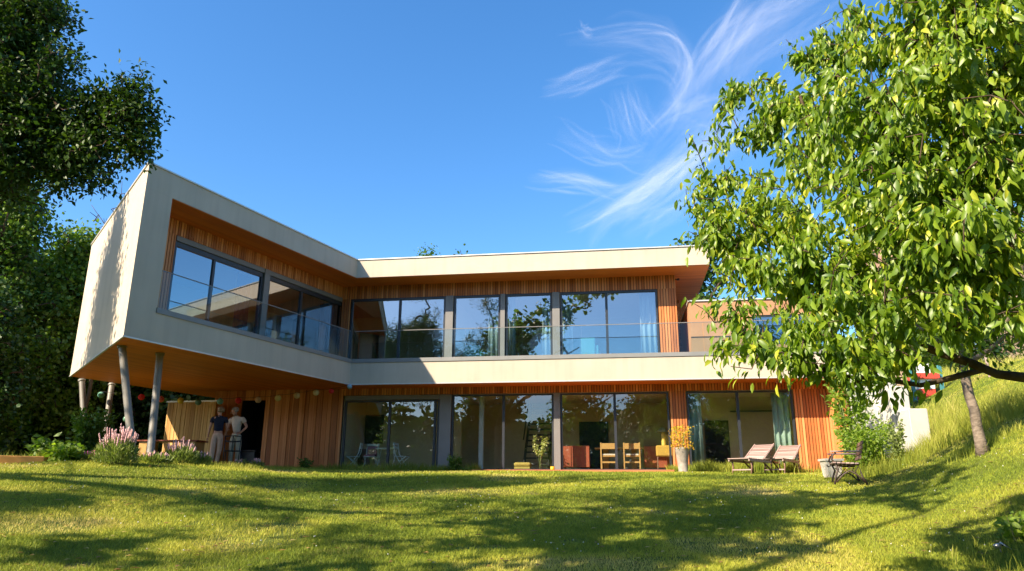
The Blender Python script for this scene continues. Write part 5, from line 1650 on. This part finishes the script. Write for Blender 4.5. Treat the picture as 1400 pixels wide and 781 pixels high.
def person(label, x, y, z, rz, H, P, mats, hairmat, name='person'):
    """P: pose dict of joint positions in local space (x right, y forward is -y towards the viewer), scaled for height 1.7"""
    root = thing(name, label, 'person', (0, 0, 0))
    k = H / 1.7
    S = lambda p: (p[0] * k, p[1] * k, p[2] * k)
    body = [('hip', P['hip'], (.13, .10), None), ('waist', P['waist'], (.115, .09), 'hip'), ('chest', P['chest'], (.145, .105), 'waist'), ('neck', P['neck'], (.055, .055), 'chest'),
            ('nk2', P['nk2'], (.05, .052), 'neck'), ('head', P['head'], (.082, .095), 'nk2'), ('top', P['top'], (.072, .085), 'head')]
    for s in 'LR':
        body += [('sh' + s, P['sh' + s], .058, 'chest'), ('el' + s, P['el' + s], .038, 'sh' + s), ('wr' + s, P['wr' + s], .025, 'el' + s), ('ha' + s, P['ha' + s], (.035, .018), 'wr' + s),
                 ('th' + s, P['th' + s], .082, 'hip'), ('kn' + s, P['kn' + s], .055, 'th' + s), ('an' + s, P['an' + s], .036, 'kn' + s), ('to' + s, P['to' + s], (.038, .03), 'an' + s)]
    V, E, R, ix = chain(None, body)
    sc2 = lambda q: tuple(c * k for c in q) if isinstance(q, tuple) else q * k
    b = skinned('body', [S(v) for v in V], E, [sc2(r_) for r_ in R], M['skin'], root)
    # fingers, each a short bent chain joined to the palm
    for s in 'LR':
        h0 = Vector(P['ha' + s]); w0 = Vector(P['wr' + s]); d = (h0 - w0).normalized()
        side = d.cross(Vector((0, 0, 1))); side = side.normalized() if side.length > .1 else Vector((0, 1, 0))
        nn = d.cross(side)
        mb_ = MB()
        for j, (off, L) in enumerate(((-.024, .062), (-.008, .074), (.008, .070), (.024, .055))):
            a = h0 + side * off + d * .01
            mb_.tube([S(a), S(a + d * L * .5 + nn * .008), S(a + d * L * .8 + nn * .028), S(a + d * L * .95 + nn * .045)], [.0085 * k, .008 * k, .0075 * k, .006 * k], 6)
        a = w0 + d * .025 + side * .02
        mb_.tube([S(a), S(a + side * .03 + d * .02), S(a + side * .038 + d * .045)], [.01 * k, .009 * k, .007 * k], 6)
        mb_.build('hand', M['skin'], root, smooth=True)
    # face and ears
    hd = Vector(P['head']); fd = Vector(P['face']).normalized(); up = Vector((0, 0, 1)); sd = fd.cross(up).normalized()
    mb_ = MB()
    mb_.tube([S(hd + fd * .080 + up * .02), S(hd + fd * .102 - up * .012), S(hd + fd * .085 - up * .02)], [.008 * k, .014 * k, .008 * k], 8)
    for e in (-1, 1): mb_.tube([S(hd + sd * .072 * e + up * .015), S(hd + sd * .084 * e - up * .005), S(hd + sd * .074 * e - up * .03)], [.01 * k, .014 * k, .008 * k], 6)
    mb_.build('nose_and_ears', M['skin'], root, smooth=True)
    mb_ = MB()
    for e in (-1, 1):
        c = hd + fd * .078 + sd * .030 * e + up * .022
        mb_.lathe(S(c), [(.003 * k, -.008 * k), (.011 * k, 0), (.003 * k, .008 * k)], 8)
    mb_.tube([S(hd + fd * .083 + sd * -.022 - up * .042), S(hd + fd * .088 - up * .044), S(hd + fd * .083 + sd * .022 - up * .042)], .004 * k, 5)
    mb_.build('eyes_and_mouth', M['hair'], root)
    # hair: a cap over the skull
    tv = Vector(P['top']); hv = []
    mb_ = MB(); n, m_ = 18, 9
    vs, fs = [], []
    cc = hd + up * .028 - fd * .012
    for i in range(m_ + 1):
        ph = math.pi * .5 * 1.35 * i / m_
        for j in range(n):
            a_ = 2 * math.pi * j / n
            dv = (fd * math.cos(a_) + sd * math.sin(a_)) * math.sin(ph) + up * math.cos(ph)
            fr_ = math.cos(a_) * math.sin(ph)
            if ph > 1.45 and math.cos(a_) > .25: dv = dv.lerp(up, .35).normalized()
            rr_ = .106 + .006 * math.sin(a_ * 7 + i) + (.012 if ph > 1.3 and math.cos(a_) < 0 else 0)
            if ph > 1.0 and math.cos(a_) > .1: rr_ = .055
            vs.append(S(cc + dv * rr_))
    for i in range(m_):
        for j in range(n): fs.append((i * n + j, i * n + (j + 1) % n, (i + 1) * n + (j + 1) % n, (i + 1) * n + j))
    mb_.add(vs, fs); ho = mb_.build('hair', hairmat, root, smooth=True)
    md = ho.modifiers.new('Solid', 'SOLIDIFY'); md.thickness = .010; md.offset = 0
    # shirt
    sh = [('waist0', P['hem'], (.158, .122), None), ('waist', P['waist'], (.142, .112), 'waist0'), ('chest', tuple(np.array(P['chest']) + np.array([0, 0, .02])), (.172, .124), 'waist'), ('neck', tuple(np.array(P['neck']) - np.array([0, 0, .0])), (.10, .086), 'chest')]
    for s in 'LR':
        e = np.array(P['sh' + s]) * .45 + np.array(P['el' + s]) * .55
        sh += [('sh' + s, tuple(np.array(P['sh' + s]) + np.array([0, 0, .012])), .083, 'chest'), ('el' + s, tuple(e), .064, 'sh' + s)]
    V, E, R, ix = chain(None, sh)
    skinned('shirt', [S(v) for v in V], E, [sc2(r_) for r_ in R], mats[0], root)
    tr = [('hip', P['hip'], (.148, .118), None), ('w', tuple(np.array(P['waist']) * .55 + np.array(P['hip']) * .45), (.132, .106), 'hip')]
    for s in 'LR':
        tr += [('th' + s, P['th' + s], .098, 'hip'), ('kn' + s, P['kn' + s], .078, 'th' + s), ('an' + s, tuple(np.array(P['an' + s]) * (.93 if P.get('long', 1) else .8) + np.array(P['kn' + s]) * (.07 if P.get('long', 1) else .2)), .062, 'kn' + s)]
    V, E, R, ix = chain(None, tr)
    skinned('trousers', [S(v) for v in V], E, [sc2(r_) for r_ in R], mats[1], root)
    for s in 'LR':
        a_, t_ = np.array(P['an' + s]), np.array(P['to' + s])
        mb_ = MB(); d = (t_ - a_); d[2] = 0; d = d / np.linalg.norm(d)
        mb_.tube([S((a_[0] - d[0] * .05, a_[1] - d[1] * .05, .045)), S((a_[0] + d[0] * .02, a_[1] + d[1] * .02, .042)), S((a_[0] + d[0] * .12, a_[1] + d[1] * .12, .034)), S((a_[0] + d[0] * .17, a_[1] + d[1] * .17, .028))],
                 [.035 * k, .045 * k, .042 * k, .022 * k], 10)
        mb_.build('shoe', M['shoe'], root, smooth=True)
    root.location = (x, y, z); root.rotation_euler.z = rz
    return root


# the woman stands with her back to the viewer, weight on one leg, arms down
PW = dict(hip=(0, 0, .93), waist=(.0, 0, 1.10), hem=(.0, .0, .96), chest=(.0, .0, 1.32), neck=(0, .0, 1.46), nk2=(-.005, .015, 1.51), head=(-.012, .03, 1.59), top=(-.012, .025, 1.64), face=(-.75, .55, -.15),
          shL=(-.175, 0, 1.385), elL=(-.235, .01, 1.12), wrL=(-.275, .06, .90), haL=(-.285, .08, .83), shR=(.175, 0, 1.385), elR=(.225, .03, 1.12), wrR=(.19, .16, .96), haR=(.16, .21, .93),
          thL=(-.085, 0, .85), knL=(-.10, .0, .48), anL=(-.10, -.03, .08), toL=(-.12, .08, .03), thR=(.085, 0, .85), knR=(.075, .05, .48), anR=(.03, .02, .08), toR=(.04, .14, .03), long=1)
qw = at(293, 637, 21.2)
person('woman in navy top and beige trousers seen from behind under the cantilever', qw[0], qw[1], g1(qw[0], qw[1]), math.radians(10), 1.66, PW, (M['navy'], M['beige']), M['hair'])
# the man faces the viewer's left, one hand on his hip
PM = dict(hip=(.02, 0, .93), waist=(.01, 0, 1.08), hem=(.02, .0, .94), chest=(-.02, -.01, 1.31), neck=(-.05, -.02, 1.46), nk2=(-.07, -.035, 1.51), head=(-.10, -.06, 1.585), top=(-.10, -.05, 1.64), face=(-.8, -.5, -.35),
          shL=(-.19, 0.0, 1.37), elL=(-.26, -.03, 1.12), wrL=(-.19, -.17, 1.02), haL=(-.15, -.21, 1.05), shR=(.16, -.01, 1.39), elR=(.30, .02, 1.15), wrR=(.17, -.07, .99), haR=(.13, -.10, .96),
          thL=(-.075, 0, .85), knL=(-.085, -.02, .48), anL=(-.09, .0, .08), toL=(-.14, -.13, .03), thR=(.10, 0, .85), knR=(.12, -.02, .48), anR=(.12, .0, .08), toR=(.10, -.14, .03), long=1)
qm = at(318, 638, 21.9)
person('grey haired man in pale linen shirt standing with a hand on his hip', qm[0], qm[1], g1(qm[0], qm[1]), math.radians(-5), 1.72, PM, (M['linen'], M['sage']), M['hair_grey'])

# black folded chair in front of the man
q = at(314, 640, 21.0); zb = g1(q[0], q[1])
fc = thing('black_chair', 'black metal chair standing in front of the man', 'chair', (0, 0, 0))
for s in (-.2, .2):
    MB().tube([(s, 0, 0), (s * 1.02, .06, .45), (s * 1.05, .10, .86)], .014, 7).build('leg', M['black'], fc, smooth=True)
    MB().tube([(s, .38, 0), (s, .34, .45)], .014, 7).build('leg', M['black'], fc, smooth=True)
MB().b(-.21, .21, .05, .38, .44, .465).build('seat', M['black'], fc, bevel=.008)
mb = MB(); mb.tube([(-.2, .08, .72), (0, .045, .70), (.2, .08, .72)], .02, 7); mb.tube([(-.21, .1, .85), (0, .07, .87), (.21, .1, .85)], .013, 7); mb.tube([(0, .06, .47), (0, .06, .87)], .012, 7)
mb.build('backrest', M['black'], fc, smooth=True)
fc.location = (q[0], q[1], zb); fc.rotation_euler.z = math.radians(12)

# security camera under the soffit of the roof
q = FR(10.33, 1.0, 6.52)
cm = thing('security_camera', 'small black camera on the timber pier under the roof corner', 'camera', q)
MB().tube([q, (q[0] + .02, q[1] - .12, q[2] - .02)], .035, 10).build('housing', M['black'], cm, smooth=True)
MB().tube([(q[0], q[1] + .02, q[2]), (q[0] - .06, q[1] + .05, q[2] + .03)], .015, 8).build('bracket', M['black'], cm)

# ================================================================== CIRRUS
def cirrus():
    m, nt, nd, lk = newmat('cirrus')
    out = nd.new('ShaderNodeOutputMaterial')
    uv = nd.new('ShaderNodeUVMap'); uv.uv_map = 'UVMap'
    a = nd.new('ShaderNodeAttribute'); a.attribute_name = 'rnd'
    sx = nd.new('ShaderNodeSeparateXYZ'); lk.new(uv.outputs[0], sx.inputs[0])
    # fibres: noise stretched along the ribbon
    wob = nd.new('ShaderNodeTexNoise'); wob.inputs['Scale'].default_value = .8; wob.inputs['Detail'].default_value = 3; lk.new(uv.outputs[0], wob.inputs['Vector'])
    mp = nd.new('ShaderNodeMapping'); mp.inputs['Scale'].default_value = (1.1, 4.0, 1)
    vm = nd.new('ShaderNodeVectorMath'); vm.operation = 'MULTIPLY_ADD'; lk.new(wob.outputs['Color'], vm.inputs[0]); vm.inputs[1].default_value = (.35, .5, 0); lk.new(uv.outputs[0], vm.inputs[2])
    lk.new(vm.outputs[0], mp.inputs[0])
    fb = nd.new('ShaderNodeTexNoise'); fb.inputs['Scale'].default_value = 1.4; fb.inputs['Detail'].default_value = 7; fb.inputs['Roughness'].default_value = .6; lk.new(mp.outputs[0], fb.inputs['Vector'])
    fr = nd.new('ShaderNodeMapRange'); fr.inputs[1].default_value = .25; fr.inputs[2].default_value = .85; lk.new(fb.outputs['Fac'], fr.inputs[0])
    # softness towards the sides and the ends: stored per vertex in rnd
    ml = nd.new('ShaderNodeMath'); ml.operation = 'MULTIPLY'; lk.new(fr.outputs[0], ml.inputs[0]); lk.new(a.outputs['Fac'], ml.inputs[1])
    m2 = nd.new('ShaderNodeMath'); m2.operation = 'MULTIPLY'; m2.inputs[1].default_value = 1.0; m2.use_clamp = True; lk.new(ml.outputs[0], m2.inputs[0])
    tr = nd.new('ShaderNodeBsdfTransparent'); df = nd.new('ShaderNodeBsdfDiffuse'); df.inputs[0].default_value = (.9, .9, .92, 1)
    tl = nd.new('ShaderNodeBsdfTranslucent'); tl.inputs[0].default_value = (.95, .95, .97, 1)
    mm = nd.new('ShaderNodeMixShader'); mm.inputs[0].default_value = .7; lk.new(df.outputs[0], mm.inputs[1]); lk.new(tl.outputs[0], mm.inputs[2])
    mx = nd.new('ShaderNodeMixShader'); lk.new(m2.outputs[0], mx.inputs[0]); lk.new(tr.outputs[0], mx.inputs[1]); lk.new(mm.outputs[0], mx.inputs[2])
    lk.new(mx.outputs[0], out.inputs[0])
    ALT = 3000.0
    V, UV, FC, RR = [], [], [], []
    # (polyline in the sky given by sight lines, half width in px, strength)
    W = [([(1140, -25), (1060, 15), (1010, 60), (965, 110), (935, 150)], 34, .35), ([(1030, -20), (1000, 30), (975, 75), (950, 120)], 20, .55),
         ([(770, 58), (850, 50), (905, 40), (935, 60), (945, 100), (925, 140), (895, 165), (870, 190)], 17, .36),
         ([(800, 60), (860, 55), (920, 70), (940, 110), (915, 150), (880, 180)], 40, .2),
         ([(740, 130), (800, 110), (860, 85)], 20, .28), ([(775, 310), (830, 290), (880, 262), (925, 230), (965, 190), (1000, 150)], 24, .62),
         ([(820, 290), (890, 255), (940, 210), (990, 160), (1030, 110)], 55, .33), ([(720, 245), (780, 242), (830, 258), (870, 262)], 15, .45),
         ([(760, 180), (800, 200), (830, 215), (900, 215)], 22, .28), ([(840, 120), (850, 160), (862, 190), (880, 205)], 16, .35), ([(860, 110), (875, 160), (900, 200)], 20, .28),
         ([(850, 325), (890, 300), (930, 280), (960, 255)], 22, .28), ([(1100, -30), (1040, 60), (1010, 120), (985, 190), (950, 260)], 95, .16), ([(790, 40), (803, 48), (812, 46)], 9, .25),
         ([(900, 175), (960, 150), (1010, 140)], 28, .28), ([(1180, -20), (1110, 25), (1050, 60), (990, 100)], 30, .25)]
    W2 = []
    rc = RS(12)
    for pl, hw, stn in W:
        W2.append((pl, hw * 1.2, stn * .38))
        pl = np.array(pl, float)
        for q_ in range(7):
            off = rc.normal(0, hw * .55, 2); k0 = rc.uniform(-.1, .35); k1 = rc.uniform(.65, 1.1)
            s_ = np.concatenate([[0], np.cumsum(np.linalg.norm(np.diff(pl, axis=0), axis=1))]); qq = np.linspace(max(0, k0), min(1, k1), 6) * s_[-1]
            Q = np.stack([np.interp(qq, s_, pl[:, 0]), np.interp(qq, s_, pl[:, 1])], 1) + off + rc.normal(0, hw * .12, (6, 2))
            d_ = Q[-1] - Q[0]; d_ = np.array([-d_[1], d_[0]]) / max(1, np.linalg.norm(d_))
            Q += d_[None] * (np.linspace(-1, 1, 6)[:, None] ** 2) * rc.normal(0, hw * .4)
            W2.append((Q, hw * rc.uniform(.14, .38), stn * rc.uniform(.22, .60)))
    for wi, (pl, hw, stn) in enumerate(W2):
        pl = np.array(pl, float); s = np.concatenate([[0], np.cumsum(np.linalg.norm(np.diff(pl, axis=0), axis=1))])
        n = 40; q = np.linspace(0, s[-1], n)
        P = np.stack([np.interp(q, s, pl[:, 0]), np.interp(q, s, pl[:, 1])], 1)
        for _ in range(12): P[1:-1] = (P[:-2] + 2 * P[1:-1] + P[2:]) / 4
        T = np.gradient(P, axis=0); T /= np.linalg.norm(T, axis=1, keepdims=True); Nn = np.stack([-T[:, 1], T[:, 0]], 1)
        b = len(V); K = 13
        for i in range(n):
            f = i / (n - 1); e = math.sin(math.pi * f) ** .6
            for k in range(K):
                v = (k / (K - 1) - .5) * 2
                p = P[i] + Nn[i] * v * hw * (.35 + .65 * e)
                V.append(atz(p[0], p[1], ALT + wi * 2)); UV.append((q[i] / 60 + wi * 3.1, v * hw / 30 + wi * 1.7))
                RR.append(stn * e * (math.cos(v * math.pi / 2) ** 2.0) * .70)
        for i in range(n - 1):
            for k in range(K - 1): FC.append((b + i * K + k, b + i * K + k + 1, b + (i + 1) * K + k + 1, b + (i + 1) * K + k))
    o = np_mesh('cirrus_cloud', np.array(V), np.array(FC), 4, m, rv=np.array(RR), smooth=True)
    uvl = o.data.uv_layers.new(name='UVMap')
    li = np.empty(len(o.data.loops), np.int32); o.data.loops.foreach_get('vertex_index', li)
    uvl.data.foreach_set('uv', np.array(UV, np.float32)[li].ravel())
    tag(o, 'thin white wisps of cirrus in the blue sky left of the cherry tree', 'cloud', kind='stuff')


cirrus()

# ================================================================== LIGHT, SKY, CAMERA
sd = bpy.data.lights.new('Sun', 'SUN'); sd.energy = 3.9; sd.angle = math.radians(.53); sd.color = (1.0, .85, .64)
so = bpy.data.objects.new('sun_light', sd); COL.objects.link(so)
so.rotation_euler = SUN_TRAVEL.to_track_quat('-Z', 'Y').to_euler()
so.location = (0, 0, 60)
w = bpy.data.worlds.new('World'); SC.world = w; w.use_nodes = True
nt = w.node_tree; nt.nodes.clear()
ou = nt.nodes.new('ShaderNodeOutputWorld'); bg = nt.nodes.new('ShaderNodeBackground'); sk = nt.nodes.new('ShaderNodeTexSky')
sk.sky_type = 'NISHITA'; sk.sun_disc = False
to_sun = -SUN_TRAVEL
sk.sun_elevation = math.asin(to_sun.z); sk.sun_rotation = math.atan2(to_sun.x, to_sun.y)
sk.air_density = 1.0; sk.dust_density = .9; sk.ozone_density = 3.6; sk.altitude = 200
bg.inputs['Strength'].default_value = .098
hs = nt.nodes.new('ShaderNodeHueSaturation'); hs.inputs['Saturation'].default_value = 1.24; hs.inputs['Value'].default_value = 1.0
nt.links.new(sk.outputs[0], hs.inputs['Color']); nt.links.new(hs.outputs[0], bg.inputs[0]); nt.links.new(bg.outputs[0], ou.inputs[0])

cd_ = bpy.data.cameras.new('Camera'); cd_.sensor_width = 36; cd_.lens = F / 1400 * 36; cd_.clip_end = 30000; cd_.clip_start = .05
co = bpy.data.objects.new('Camera', cd_); COL.objects.link(co)
co.matrix_world = Matrix.Rotation(math.pi / 2 + TH, 4, 'X') @ Matrix.Rotation(-RO, 4, 'Z')
SC.camera = co
SC.view_settings.view_transform = 'Standard'; SC.view_settings.look = 'None'; SC.view_settings.gamma = 1; SC.view_settings.exposure = 1.6
SC.view_settings.use_curve_mapping = False
SC.cycles.max_bounces = 12; SC.cycles.diffuse_bounces = 8; SC.cycles.transparent_max_bounces = 48; SC.cycles.transmission_bounces = 6
SC.cycles.use_denoising = True
SC.cycles.caustics_reflective = False; SC.cycles.caustics_refractive = False
